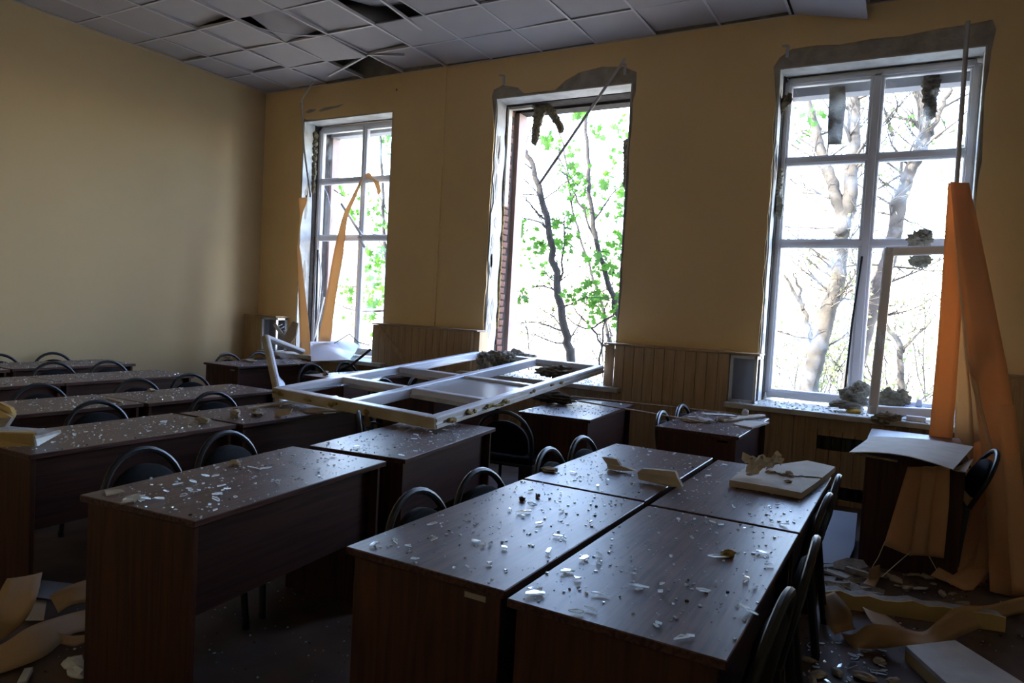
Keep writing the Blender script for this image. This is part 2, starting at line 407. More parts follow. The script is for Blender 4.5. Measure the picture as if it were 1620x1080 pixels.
for i in range(len(GX)-1):
    for j in range(len(GY)-1):
        w, d = GX[i+1]-GX[i]-.012, GY[j]-GY[j+1]-.012
        sp = special.get((i, j))
        if sp == 'missing': continue
        cx, cyy = (GX[i]+GX[i+1])/2, (GY[j]+GY[j+1])/2
        o = bpy.data.objects.new('ceiling_tile', tile_mesh(w, d)); COL.objects.link(o); o.parent = ceil
        if (i, j) == (11, 0):
            o.location = (cx+.02, cyy, ZC-.06); o.rotation_euler = (R(-1), R(13), 0); continue
        if sp: rx, ry, dz = sp
        else:
            big = rc.random() < .3
            rx, ry, dz = rc.gauss(0, .013), rc.gauss(0, .013), abs(rc.gauss(0, .006))
            if big: rx, ry, dz = rc.uniform(-.055, .055), rc.uniform(-.03, .03), rc.uniform(.008, .025)
        o.location = (cx, cyy, ZC+.012+dz); o.rotation_euler = (rx, ry, 0)
for i in range(1, len(GX)):
    m = MB(); L = GY[0]-GY[-1]; n = 10
    for q in range(n):
        y0 = GY[-1]+L*q/n; m.box((GX[i], y0+L/n/2, ZC+.002), (.024, L/n*.999, .006)); m.box((GX[i], y0+L/n/2, ZC+.02), (.004, L/n*.999, .03))
    m.build('grid_runner', 'grid_metal', ceil)
for j in range(1, len(GY)):
    for i in range(len(GX)-1):
        if rc.random() < .2: continue
        w = GX[i+1]-GX[i]-.026; m = MB(); m.box((0, 0, 0), (w, .024, .005)); m.box((0, 0, .014), (w, .004, .024))
        o = m.build('grid_cross_bar', 'grid_metal', ceil); o.location = ((GX[i]+GX[i+1])/2, GY[j], ZC+.004+rc.gauss(0, .004)); o.rotation_euler = (0, rc.gauss(0, .008), rc.gauss(0, .006))
def bar(p, q, name='hanging_bar', w=.024):
    p, q = Vector(p), Vector(q); L = (q-p).length; mm = (q-p).to_track_quat('Y', 'Z').to_matrix()
    m = MB(); c = (p+q)/2; m.box(c, (w, L, .005), mm); m.box(c+mm @ Vector((0, 0, .014)), (.005, L, .026), mm); return m.build(name, 'grid_metal', ceil)
bar(at(583, 87, z=ZC-.01), at(520, 121, y=6.55)); bar(at(602, 0, z=ZC-.02), at(667, 48, z=ZC-.10)); bar(at(640, 89, z=ZC-.01), at(583, 87, z=ZC-.01))
m = MB(); m.tube([at(400, 42, z=ZC-.005), at(435, 51, z=ZC-.03), at(470, 56, z=ZC-.03), at(508, 57, z=ZC-.005)], .016, 6, flat=.35); m.build('hanging_bar', 'grid_metal', ceil)
m = MB(); m.b2(X0, X0+.022, GY[-1], YW, ZC-.006, ZC-.002); m.b2(X0, X1, YW-.022, YW, ZC-.006, ZC-.002); m.build('edge_trim', 'grid_metal', ceil)
m = MB(); m.b2(X0, X1, YB, GY[-1]-.005, ZC+.005, ZC+.02); m.b2(GX[-1], X1, GY[-1], YW, ZC+.005, ZC+.02); m.build('plain_boards', 'ceiling_board', ceil)

# ------------------------------------------------------------------ wood casing along the window wall
YP = 6.72
def casing(name, x0, x1, z0, z1, slots=(), end=None, seed=0):
    root = empty(name, (0, 0, 0)); struct(root); rr = random.Random(seed)
    n = max(1, round((x1-x0)/.1)); w = (x1-x0)/n
    for i in range(n):
        a, b = x0+i*w, x0+(i+1)*w; segs = [(z0, z1)]
        for (sa, sb, s0, s1) in slots:
            if (a+b)/2 > sa and (a+b)/2 < sb:
                new = []
                for (u, v) in segs:
                    if u < s0 < v: new += [(u, s0), (s1, v)]
                    else: new.append((u, v))
                segs = new
        for (u, v) in segs:
            m = MB(); m.cbox(((a+b)/2, YP+.006+rr.uniform(0, .0015), (u+v)/2), (w-.004, .012, v-u), .002); m.build('panel_board', 'panel_wood', root)
    return root
SL = [(-.70, .1, .47, .59), (-.70, .1, .05, .16)]
c1 = casing('trim_2', X0+.005, -7.75, 0, 1.265, seed=1)
c2 = casing('trim_3', -5.77, -4.36, .0, 1.27, seed=2)
c3 = casing('trim_4', -2.71, -1.47, .0, 1.24, seed=3)
c4 = casing('trim_5', .62, X1-.01, .0, 1.22, seed=4)
l1 = casing('trim_6', -7.75, -5.77, 0, .76, seed=5)
l2 = casing('trim_7', -4.36, -2.71, 0, .78, seed=6)
l3 = casing('trim_8', -1.47, .62, 0, .745, slots=SL, seed=7)
# slot linings and top ledges, end caps
for (r_, x0, x1, z) in ((c1, X0, -7.45, 1.27), (c2, -5.78, -4.25, 1.275), (c3, -2.72, -1.2, 1.245), (c4, .6, X1, 1.225)):
    m = MB(); rr = random.Random(int(z*1000))
    top = [(x0, YP-.012, z)]+[(x0+(x1-x0)*i/14, YP-.012+rr.uniform(-.008, .012), z) for i in range(1, 14)]+[(x1, YP-.012, z), (x1, YW, z), (x0, YW, z)]
    m.prism(top, (0, 0, .014)); m.build('ledge', 'panel_wood' if r_ is not c2 else 'hardboard', r_)
m = MB(); m.b2(-4.36, -4.33, YP+.0, YW, .8, 1.27); m.b2(-4.33, -4.25, YP+.05, YW, .8, 1.27); m.build('end_cap', 'panel_wood', c2)
m = MB(); m.b2(-5.77, -5.755, YP, YW, .8, 1.27); m.build('end_cap', 'panel_wood', c2)
m = MB(); m.b2(-2.71, -2.695, YP, YW, .8, 1.24); m.build('end_cap', 'panel_wood', c3)
for (r_, x0, x1, z0, z1) in ((c3, -1.47, -1.22, .8, 1.235), (c1, -7.75, -7.45, .8, 1.26)):
    m = MB(); m.b2(x0, x1, YP+.15, YP+.17, z0, z1); m.b2(x0-.02, x0, YP+.015, YP+.17, z0, z1); m.build('bare_backing', 'bare_grey', r_)
    m = MB()
    for x in (x0+.01, x1-.025):
        m.b2(x, x+.025, YP, YP+.03, z0, z1)
    for z in (z0, z1-.028): m.b2(x0+.01, x1, YP, YP+.03, z, z+.025)
    m.b2(x1-.02, x1, YP, YP+.2, z1-.028, z1-.002); m.b2(x1-.02, x1, YP+.17, YP+.2, z0, z1); m.b2(x1-.02, x1, YP, YP+.2, z0, z0+.02)
    m.build('metal_profile', 'zinc', r_)
# brace board on the left casing
m = MB(); p, q = at(598, 515, y=YP-.004), at(655, 590, y=YP-.004)
mm = (q-p).to_track_quat('Y', 'Z').to_matrix(); m.box((p+q)/2, (.012, (q-p).length, .05), Matrix.Rotation(math.atan2(-(q.z-p.z), q.x-p.x), 3, 'Y') @ Matrix.Rotation(PI/2, 3, 'Z'))
m.build('brace', 'panel_wood', c2)
# sills
SILLY = YP-.09
def sill(name, x0, x1, z, y1):
    m = MB(); m.cbox(((x0+x1)/2, (SILLY+y1)/2, z-.025), (x1-x0, y1-SILLY, .05), .006); return struct(m.build(name, 'upvc_dirty'))
sill('trim_9', -7.72, -5.55, .81, YO-.1); sill('trim_10', -4.45, -2.52, .82, YO-.02); sill('trim_11', -1.48, .62, .80, YO-.1)
# radiator behind the slots
rd = empty('radiator', (-.3, YP+.1, .02)); tag(rd, 'dark ribbed radiator behind the slots under the right window', 'radiator')
for i in range(9):
    m = MB(); m.cbox((-.38+.085*i, 0, .31), (.06, .07, .6), .012); m.build('rib', 'radiator', rd)
m = MB(); m.tube([(-.42, 0, .06), (.34, 0, .06)], .018); m.tube([(-.42, 0, .56), (.34, 0, .56)], .018); m.build('pipe', 'radiator', rd)

# ------------------------------------------------------------------ window frames
def frame_bar(m, p, q, w=.085, d=.07):
    """bevelled profile between two points in an XZ plane"""
    p, q = Vector(p), Vector(q); v = q-p; L = v.length
    an = math.atan2(v.z, v.x); mm = Matrix.Rotation(-an, 3, 'Y')
    m.cbox((p+q)/2, (L, d, w), .010, mm); m.cbox((p+q)/2-Vector((0, d/2+.006, 0)), (L, .012, w*.55), .004, mm)
def glass_poly(pts, y, name, parent, mt='pane_glass', th=.006):
    m = MB(); m.prism([(x, y, z) for x, z in pts], (0, th, 0)); return m.build(name, mt, parent)
YF = 7.27
def window(name, x0, x1, xm, z0, z1, tz, mw=.085):
    w = empty(name, (0, 0, 0)); struct(w)
    for (p, q, n) in (((x0, YF, z0), (x0, YF, z1), 'frame_stile'), ((x1, YF, z0), (x1, YF, z1), 'frame_stile'), ((x0, YF, z0), (x1, YF, z0), 'frame_rail'), ((x0, YF, z1), (x1, YF, z1), 'frame_rail'),
                      ((xm, YF, z0), (xm, YF, z1), 'mullion')):
        m = MB(); frame_bar(m, p, q, mw if n == 'mullion' else .085); m.build(n, 'upvc', w)
    for t in tz:
        for (u, v) in ((x0, xm), (xm, x1)):
            m = MB(); frame_bar(m, (u+.03, YF, t), (v-.03, YF, t)); m.build('transom', 'upvc', w)
    return w
w3 = window('window_3', -1.21, .31, -.44, .87, 3.85, (2.32, 3.10), .12)
w1 = window('window_1', -7.29, -5.82, -6.50, .87, 3.86, (2.39, 3.16))
# panes of the right window
def rect(a, b, c, d): return [(a, c), (b, c), (b, d), (a, d)]
for q in (rect(-1.175, -.475, 3.135, 3.815), rect(-.405, .275, 3.135, 3.815), rect(-1.175, -.475, 2.355, 3.065), rect(-.405, .275, 2.355, 3.065), rect(-1.175, -.475, .905, 2.285)):
    glass_poly(q, YF, 'pane', w3)
for q in (rect(-7.255, -6.535, 3.195, 3.825), rect(-6.465, -5.855, 3.195, 3.825), rect(-6.465, -5.855, 2.425, 3.125), rect(-6.465, -5.855, .905, 2.355)):
    glass_poly(q, YF, 'pane', w1)
# cracked remnants
rg = random.Random(21)
def crack_fan(w, cx, cz, sx, sz, n, y=YF-.012):
    for i in range(n):
        an = rg.uniform(0, PI/2); L = rg.uniform(.06, .22)
        m = MB(); m.tube([(cx, y, cz), (cx+sx*math.cos(an)*L, y, cz+sz*math.sin(an)*L)], .0016, 4); m.build('glass_crack', 'crack_glass', w)
for q in ((-1.17, 3.81, 1, -1, 7), (-.48, 3.81, -1, -1, 8), (-.40, 3.81, 1, -1, 7), (.27, 3.81, -1, -1, 7), (-.48, 2.36, -1, 1, 6), (-.4, 2.36, 1, 1, 6), (.27, 2.36, -1, 1, 7), (-1.17, 3.14, 1, 1, 4)):
    crack_fan(w3, *q)
glass_poly([(-.80, .92), (-.68, .92), (-.70, 1.10), (-.735, 1.12), (-.77, 1.09)], YF-.03, 'pane_remnant', w3, 'crack_glass')
glass_poly([(-.73, 2.355), (-.50, 2.355), (-.49, 2.47), (-.6, 2.43)], YF-.02, 'pane_remnant', w3, 'crack_glass')
glass_poly([(-.2, 2.355), (-.05, 2.355), (-.08, 2.42), (-.16, 2.44)], YF-.02, 'pane_remnant', w3, 'crack_glass')
m = MB(); m.tube([(-.52, YF-.05, .93), (-.50, YF-.06, 1.6), (-.46, YF-.05, 2.2)], .011, 5); m.build('hanging_gasket', 'gasket', w3)
for q in ([(-7.24, 2.43), (-7.1, 2.43), (-7.05, 2.7), (-7.16, 3.0), (-7.24, 3.1)], [(-7.24, .92), (-7.0, .92), (-7.08, 1.3), (-7.2, 1.7)], [(-6.75, .92), (-6.55, .92), (-6.6, 1.15)]):
    glass_poly(q, YF, 'pane_remnant', w1, 'crack_glass')
m = MB(); m.tube([at(540, 322, y=YF-.06), at(572, 372, y=YF-.06)], .022, 6); m.tube([at(528, 300, y=YF-.05), at(546, 312, y=YF-.06)], .008, 5); m.build('broken_bead', 'upvc', w1)
m = MB(); m.tube([at(566, 376, y=YF-.06), at(578, 392, y=YF-.06)], .02, 6); m.build('broken_bead', 'upvc', w1)
m = MB(); m.tube([at(505, 400, y=YF-.09), at(508, 440, y=YF-.11), at(503, 500, y=YF-.1), at(497, 538, y=YF-.09)], .012, 6); m.tube([at(497, 538, y=YF-.09), at(513, 470, y=YF-.09)], .014, 5); m.build('broken_bead', 'upvc', w1)
m = MB(); m.tube([at(503, 395, y=YF-.08), at(499, 540, y=YF-.08)], .016, 5); m.build('hanging_gasket', 'gasket', w1)
# opened sash of the right window
sash = empty('sash', (0, 0, 0)); sash.parent = w3
def bar3(m, p, q, w=.075, d=.06, up=Vector((0, -1, 0))):
    p, q = Vector(p), Vector(q); t = (q-p).normalized(); n = (up-t*up.dot(t)).normalized(); s = t.cross(n)
    mm = Matrix((s, t, n)).transposed(); m.cbox((p+q)/2, (w, (q-p).length+w*.98, d), .009, mm)
sp = [at(1407, 398, y=6.80), at(1381, 648, y=6.72), Vector((.30, 7.02, .86)), Vector((.30, 7.05, 2.25))]
for i, n in ((0, 'sash_stile'), (1, 'sash_rail'), (2, 'sash_stile'), (3, 'sash_rail')):
    m = MB(); bar3(m, sp[i], sp[(i+1) % 4]); m.build(n, 'upvc', w3)
COL.objects.unlink(sash); bpy.data.objects.remove(sash)
nn = (sp[1]-sp[0]).cross(sp[3]-sp[0]).normalized()
m = MB(); m.prism([sp[0]+nn*.005, sp[1]+nn*.005, sp[2]+nn*.005, sp[3]+nn*.005], nn*.006); m.build('pane', 'pane_glass', w3)
m = MB(); p = at(1393, 535, y=6.72); m.cbox(p, (.03, .03, .13), .008); m.cbox(p+Vector((.01, -.03, -.03)), (.022, .022, .12), .008); m.build('handle', 'upvc', w3)

# ------------------------------------------------------------------ curtain rails and wall brackets
def rail(p, q, w=.032, d=.022):
    m = MB(); bar3(m, p, q, w, d); bar3(m, Vector(p)+Vector((0, -.012, 0)), Vector(q)+Vector((0, -.012, 0)), w*.3, d*.6); return m
tag(rail(at(988, 94, y=6.93), at(854, 290, y=6.86)).build('curtain_rail', 'alu'), 'loose metal curtain rail slanting across the empty middle window', 'curtain rail')
rl = MB()
for p, q in ((at(510, 106, y=6.8), at(477, 157, y=6.85)), (at(477, 157, y=6.85), at(481, 235, y=6.86)), (at(481, 235, y=6.86), at(491, 310, y=6.84))): bar3(rl, p, q, .03, .02)
tag(rl.build('curtain_rail', 'alu'), 'buckled metal curtain rail dangling beside the left window', 'curtain rail')
for px, py, lab in ((1246, 82, 'small metal curtain bracket above the left corner of the right window'), (797, 127, 'bent metal bracket above the left corner of the middle window'),
                    (989, 110, 'small metal bracket above the right corner of the middle window'), (479, 168, 'small metal bracket above the left corner of the left window')):
    p = at(px, py, y=YW); m = MB(); m.cbox(p+Vector((0, -.004, 0)), (.03, .006, .11), .001); m.cbox(p+Vector((-.02, -.025, .05)), (.05, .04, .006), .001)
    tag(m.build('wall_bracket', 'zinc'), lab, 'bracket')
p = at(628, 142, y=YW); m = MB(); m.cbox(p+Vector((0, -.006, 0)), (.012, .012, .02), .002); tag(m.build('wall_hook', 'gasket'), 'tiny dark hook on the wall right of the left window', 'hook')

# ------------------------------------------------------------------ vertical blinds
def ribbon(rows, name, parent, mt='blind_cloth', sub=4, th=.002):
    """rows: (left point, right point) pairs, smoothed into a thin cloth strip with thickness"""
    n = len(rows); m = MB()
    def cr(p0, p1, p2, p3, t):
        return .5*((2*p1)+(p2-p0)*t+(2*p0-5*p1+4*p2-p3)*t*t+(3*p1-p0-3*p2+p3)*t**3)
    out = []
    for i in range(n-1):
        for k in range(sub):
            t = k/sub; q = []
            for sd in (0, 1):
                P = [rows[max(0, min(n-1, i+o))][sd] for o in (-1, 0, 1, 2)]; q.append(cr(*P, t))
            out.append(q)
    out.append(list(rows[-1]))
    K = 4; vs = []; fs = []; N = len(out)
    for i, (a, b) in enumerate(out):
        a2, b2 = out[min(i+1, N-1)]; a1, b1 = out[max(i-1, 0)]
        nrm = (b-a).cross((a2+b2)-(a1+b1)); nrm = nrm.normalized() if nrm.length > 1e-9 else Vector((0, -1, 0))
        for k in range(K+1):
            t = k/K; c = a.lerp(b, t)+nrm*(.10*(b-a).length*(t*(1-t))*1.2)
            vs.append(c-nrm*th/2)
        for k in range(K+1):
            t = k/K; c = a.lerp(b, t)+nrm*(.10*(b-a).length*(t*(1-t))*1.2)
            vs.append(c+nrm*th/2)
    w = 2*(K+1)
    for i in range(N-1):
        for k in range(K):
            fs.append((i*w+k, i*w+k+1, (i+1)*w+k+1, (i+1)*w+k)); fs.append((i*w+K+1+k, (i+1)*w+K+1+k, (i+1)*w+K+2+k, i*w+K+2+k))
        fs.append((i*w, (i+1)*w, (i+1)*w+K+1, i*w+K+1)); fs.append((i*w+K, i*w+2*K+1, (i+1)*w+2*K+1, (i+1)*w+K))
    for base in (0, (N-1)*w):
        for k in range(K): fs.append((base+k, base+k+K+1, base+k+K+2, base+k+1))
    m.add(vs, fs); o = m.build(name, mt, parent, smooth=True); return o
def rows_y(l): return [(at(a, b, y=Y), at(c, d, y=Y+dy)) for a, b, c, d, Y, dy in l]
def rows_z(l): return [(at(a, b, z=z1), at(c, d, z=z2)) for a, b, c, d, z1, z2 in l]
vb = empty('vertical_blind', (.25, 6.6, 0)); tag(vb, 'collapsed orange vertical blind bunched from a hanging rail at the right window', 'blind')
BL = vb
def inb(o): o.matrix_parent_inverse = Matrix.Translation(-Vector((.25, 6.6, 0))); return o
m = MB(); bar3(m, at(1531, 36, y=6.70), at(1513, 296, y=6.62), .036, .026); bar3(m, at(1531, 36, y=6.685), at(1513, 296, y=6.605), .01, .02); inb(m.build('head_rail', 'alu', BL))
strips = [
 [(1500, 289, 1531, 291, 6.56, 0), (1494, 380, 1529, 390, 6.50, .02), (1484, 530, 1518, 540, 6.40, .02), (1476, 620, 1512, 630, 6.33, .02), (1469, 697, 1506, 700, 6.27, .02)],
 [(1503, 287, 1533, 289, 6.52, 0), (1513, 390, 1553, 380, 6.30, .03), (1528, 520, 1578, 505, 5.95, .05), (1545, 650, 1602, 636, 5.95, .05), (1560, 790, 1612, 785, 5.62, .05), (1566, 935, 1616, 945, 5.06, .05)],
 [(1507, 320, 1512, 318, 6.50, .05), (1519, 480, 1534, 478, 6.20, .06), (1532, 585, 1544, 590, 5.95, .06), (1556, 675, 1563, 680, 5.7, .05), (1572, 735, 1579, 738, 5.5, .05)],
 [(1509, 380, 1514, 380, 6.60, .03), (1510, 520, 1524, 520, 6.60, .03), (1511, 620, 1536, 620, 6.58, .03), (1509, 760, 1545, 762, 6.56, .03)],
 [(1522, 500, 1534, 500, 6.62, .03), (1530, 620, 1556, 620, 6.62, .03), (1534, 760, 1580, 760, 6.60, .03)],
 [(1541, 700, 1572, 690, 5.95, .06), (1533, 790, 1574, 780, 5.75, .06), (1515, 860, 1560, 850, 5.45, .06), (1472, 910, 1512, 925, 5.05, .06)],
 [(1562, 690, 1592, 680, 5.95, .06), (1560, 800, 1592, 800, 5.72, .06), (1540, 880, 1580, 880, 5.35, .06), (1494, 918, 1535, 938, 5.0, .06)],
 [(1578, 640, 1606, 640, 5.5, .06), (1590, 780, 1620, 780, 5.3, .06), (1596, 860, 1630, 860, 5.2, .06), (1602, 940, 1640, 944, 5.05, .05)],
 [(1556, 800, 1572, 800, 5.7, .05), (1545, 880, 1563, 880, 5.3, .05), (1522, 938, 1556, 942, 5.15, .05)],
]
for i, s_ in enumerate(strips): inb(ribbon(rows_y(s_), 'slat', BL, 'blind_pale' if i in (2, 3, 4) else 'blind_cloth'))
# bottom weights hanging over the front end of the right desk
vb2 = empty('vertical_blind_end', (.05, 5.02, .4)); tag(vb2, 'lower ends of three orange blind slats hanging down over the end of the right desk', 'blind')
def inb2(o): o.matrix_parent_inverse = Matrix.Translation(-Vector((.05, 5.02, .4))); return o
for s_ in ([(1436, 738, 1468, 738, 5.03, .0), (1420, 790, 1455, 792, 5.01, .0), (1398, 862, 1441, 880, 4.98, .0)],
           [(1460, 737, 1482, 738, 5.0, .0), (1452, 800, 1474, 800, 4.98, .0), (1440, 878, 1464, 879, 4.96, .0)],
           [(1478, 737, 1503, 738, 5.02, .0), (1472, 800, 1501, 800, 4.99, .0), (1464, 879, 1493, 883, 4.97, .0)]):
    inb2(ribbon(rows_y(s_), 'slat', vb2))
m = MB()
for pts in ([(1400, 856, 4.97), (1390, 880, 4.9), (1376, 903, 4.8)], [(1441, 872, 4.96), (1420, 890, 4.9), (1395, 912, 4.75)], [(1470, 880, 4.96), (1484, 905, 4.9), (1505, 925, 4.9)]): m.tube([at(a, b, y=c) for a, b, c in pts], .0025, 5)
inb2(m.build('cord', 'cord', vb2))
# left window blind
vl = empty('vertical_blind', (-7.0, 6.85, 0)); tag(vl, 'two torn pale orange blind slats dangling in front of the left window', 'blind')
def inl(o): o.matrix_parent_inverse = Matrix.Translation(-Vector((-7.0, 6.85, 0))); return o
inl(ribbon(rows_y([(472, 313, 486, 312, 6.85, .0), (474, 330, 485, 322, 6.85, .0), (475, 345, 479, 338, 6.86, .0), (471, 380, 473, 380, 6.85, .0), (469, 400, 476, 400, 6.84, .03), (472, 470, 484, 470, 6.80, .03), (474, 530, 490, 530, 6.75, .03), (474, 585, 493, 585, 6.7, .03)]), 'slat', vl, 'blind_pale'))
inl(ribbon(rows_y([(569, 287, 577, 276, 7.14, .02), (553, 318, 561, 317, 7.08, .02), (541, 345, 550, 345, 7.06, .02), (528, 400, 543, 402, 7.0, .02), (516, 470, 531, 472, 6.94, .02), (503, 540, 523, 540, 6.88, .02)]), 'slat', vl, 'blind_pale'))
inl(ribbon(rows_y([(577, 276, 580, 283, 7.14, .0), (586, 274, 588, 284, 7.14, .0), (592, 290, 599, 287, 7.16, .0), (599, 309, 603, 303, 7.17, .0)]), 'slat', vl, 'blind_pale'))

# ------------------------------------------------------------------ desks
def make_desk(label, with_tag=False, tag_side=1):
    r_ = empty('classroom_desk'); tag(r_, label, 'desk', 'classroom desks')
    m = MB(); m.cbox((0, 0, .738), (.60, 1.195, .025), .003); m.build('tabletop', 'desk_top', r_)
    for s in (-1, 1):
        m = MB(); m.cbox((0, s*.567, .3625), (.555, .022, .725), .002); m.build('side_panel', 'desk_side', r_)
    m = MB(); m.cbox((.225, 0, .545), (.02, 1.105, .36), .002); m.build('modesty_panel', 'desk_front', r_)
    return r_
DESKS = {}
def desk(key, cx, cy, rz, label, tagpos=None):
    d = make_desk(label); d.location = (cx, cy, 0); d.rotation_euler = (0, 0, R(rz)); DESKS[key] = (cx, cy, R(rz))
    if tagpos:
        m = MB(); m.cbox((tagpos, -.577, .70), (.075, .002, .018), .0005); m.build('inventory_label', 'paper_label', d)['label'] = 'small pale sticker'
    return d
desk('A1', -1.257, 2.325, 0, 'dark wood desk in the front block, near left of the four', .19)
desk('A2', -.628, 2.285, 0, 'dark wood desk in the front block, near right of the four')
desk('A3', -1.262, 3.545, 0, 'dark wood desk in the front block, far left of the four')
desk('A4', -.627, 3.505, 0, 'dark wood desk in the front block, under the large fibreboard slab')
desk('L1', -2.50, 2.16, 6, 'dark wood desk at lower left with its whole end panel in view')
desk('M', -2.60, 3.43, 8, 'dark wood desk under the near corner of the fallen window frame')
desk('N', -2.40, 5.47, 4, 'dark wood desk below the middle window with a lath lying from its top')
desk('L5', -3.86, 2.34, 2, 'dark wood desk at the left edge holding a torn yellow plasterboard piece')
desk('L6', -3.87, 3.57, 1, 'dark wood desk with small plaster lumps under the left corner of the fallen frame')
desk('O', -3.84, 5.55, 1, 'dark wood desk seen through the openings of the fallen window frame')
desk('L7', -4.97, 2.45, -1, 'dark wood desk in the third row from the left wall, its nearer one')
desk('L7b', -4.95, 3.655, 1, 'dark wood desk in the third row from the left wall, ending beside the fallen frame')
desk('L8', -6.30, 2.628, 0, 'dark wood desk in the second row from the left wall, the nearer one')
desk('L8b', -6.30, 3.83, 0, 'dark wood desk in the second row from the left wall, the farther one')
desk('L9', -7.44, 2.76, 0, 'dark wood desk in the row along the left wall, cut by the left photo edge')
desk('L9b', -7.50, 4.00, 0, 'dark wood desk in the row along the left wall, the farther one')
desk('F', -6.76, 5.92, -1, 'dark wood desk in the far left corner before the left window, heaped with rubble', .18)
desk('G', -5.18, 5.92, -2, 'dark wood desk between the left window debris and the fallen frame')
desk('B', -1.30, 5.62, 0, 'dark wood desk by the right window with broken laths and a pale tile on top', .19)
desk('Rr', .06, 5.74, 180, 'dark wood desk at the far right under a bowed sheet of hardboard')

# ------------------------------------------------------------------ chairs
def make_chair():
    r_ = empty('classroom_chair')
    BACK = .30                                # local origin: floor point below the top of the hoop, sitter faces +x
    m = MB(); pts = [(.075, -.20, .44), (.06, -.207, .52)]
    for i in range(17):
        a = -PI/2+PI*i/16; z = .60+.215*math.cos(a); pts.append((.075-.075*(z-.44)/.375, .212*math.sin(a), z))
    pts += [(.06, .207, .52), (.075, .20, .44)]
    m.tube(pts, .0145, 8); smooth_some(m.build('back_frame', 'black_tube', r_))
    m = MB(); poly = []
    for i in range(15):
        a = PI*i/14; poly.append((.182*math.cos(a), .60+.150*math.sin(a)))
    poly += [(-.182, .53), (-.15, .505), (.15, .505), (.182, .53)]
    def bx(z): return .075-.075*(z-.44)/.375+.004
    vs = []; fs = []; n = len(poly)
    for sc, dx in ((.93, -.018), (1, -.010), (1, .014), (.92, .026)):
        for (yy, zz) in poly:
            z2 = .60+(zz-.60)*sc; vs.append((bx(z2)+dx, yy*sc, z2))
    for l in range(3):
        for i in range(n): fs.append((l*n+i, l*n+(i+1) % n, (l+1)*n+(i+1) % n, (l+1)*n+i))
    c0 = len(vs); vs += [(bx(.62)-.026, 0, .62), (bx(.62)+.036, 0, .62)]
    for i in range(n): fs += [(i, (i+1) % n, c0), (3*n+(i+1) % n, 3*n+i, c0+1)]
    m.add(vs, fs); smooth_some(m.build('backrest', 'black_cloth', r_))
    m = MB(); sh = []
    for (x, y) in ((.10, -.17), (.13, -.205), (.42, -.215), (.485, -.17), (.50, -.08)): sh.append((x, y))
    sh += [(x, -y) for x, y in reversed(sh)]
    vs = []; fs = []; n = len(sh)
    for (sc, z) in ((.95, .425), (1, .438), (1, .458), (.93, .475), (.5, .482)):
        for (x, y) in sh: vs.append((.30+(x-.30)*sc, y*sc, z))
    for l in range(4):
        for i in range(n): fs.append((l*n+i, l*n+(i+1) % n, (l+1)*n+(i+1) % n, (l+1)*n+i))
    fs += [tuple(range(n))[::-1], tuple(4*n+i for i in range(n))]; m.add(vs, fs); smooth_some(m.build('seat', 'black_cloth', r_))
    for s in (-1, 1):
        m = MB(); m.tube([(.44, s*.185, .428), (.455, s*.19, .25), (.475, s*.20, .012)], .0125, 8, flat=1.5); l = smooth_some(m.build('leg', 'black_tube', r_))
        m = MB(); m.tube([(.474, s*.20, 0), (.474, s*.20, .03)], .017, 8); m.build('foot', 'rubber', l)
        m = MB(); m.tube([(.085, s*.20, .43), (.06, s*.205, .22), (.03, s*.21, .012)], .0125, 8, flat=1.5); l = smooth_some(m.build('leg', 'black_tube', r_))
        m = MB(); m.tube([(.031, s*.21, 0), (.031, s*.21, .03)], .017, 8); m.build('foot', 'rubber', l)
    m = MB()
    for s in (-1, 1): m.tube([(.075, s*.195, .425), (.445, s*.185, .425)], .011, 6)
    m.tube([(.075, -.195, .425), (.075, .195, .425)], .011, 6); m.tube([(.445, -.185, .425), (.445, .185, .425)], .011, 6); m.build('seat_frame', 'black_tube', r_)
    return r_
chair0 = make_chair(); used = [False]
def chair(x, y, rz, label, z=0):
    o = chair0 if not used[0] else copy_tree(chair0); used[0] = True
    o.location = (x, y, z); o.rotation_euler = (0, 0, R(rz)); tag(o, label, 'chair', 'black hoop-backed chairs'); return o
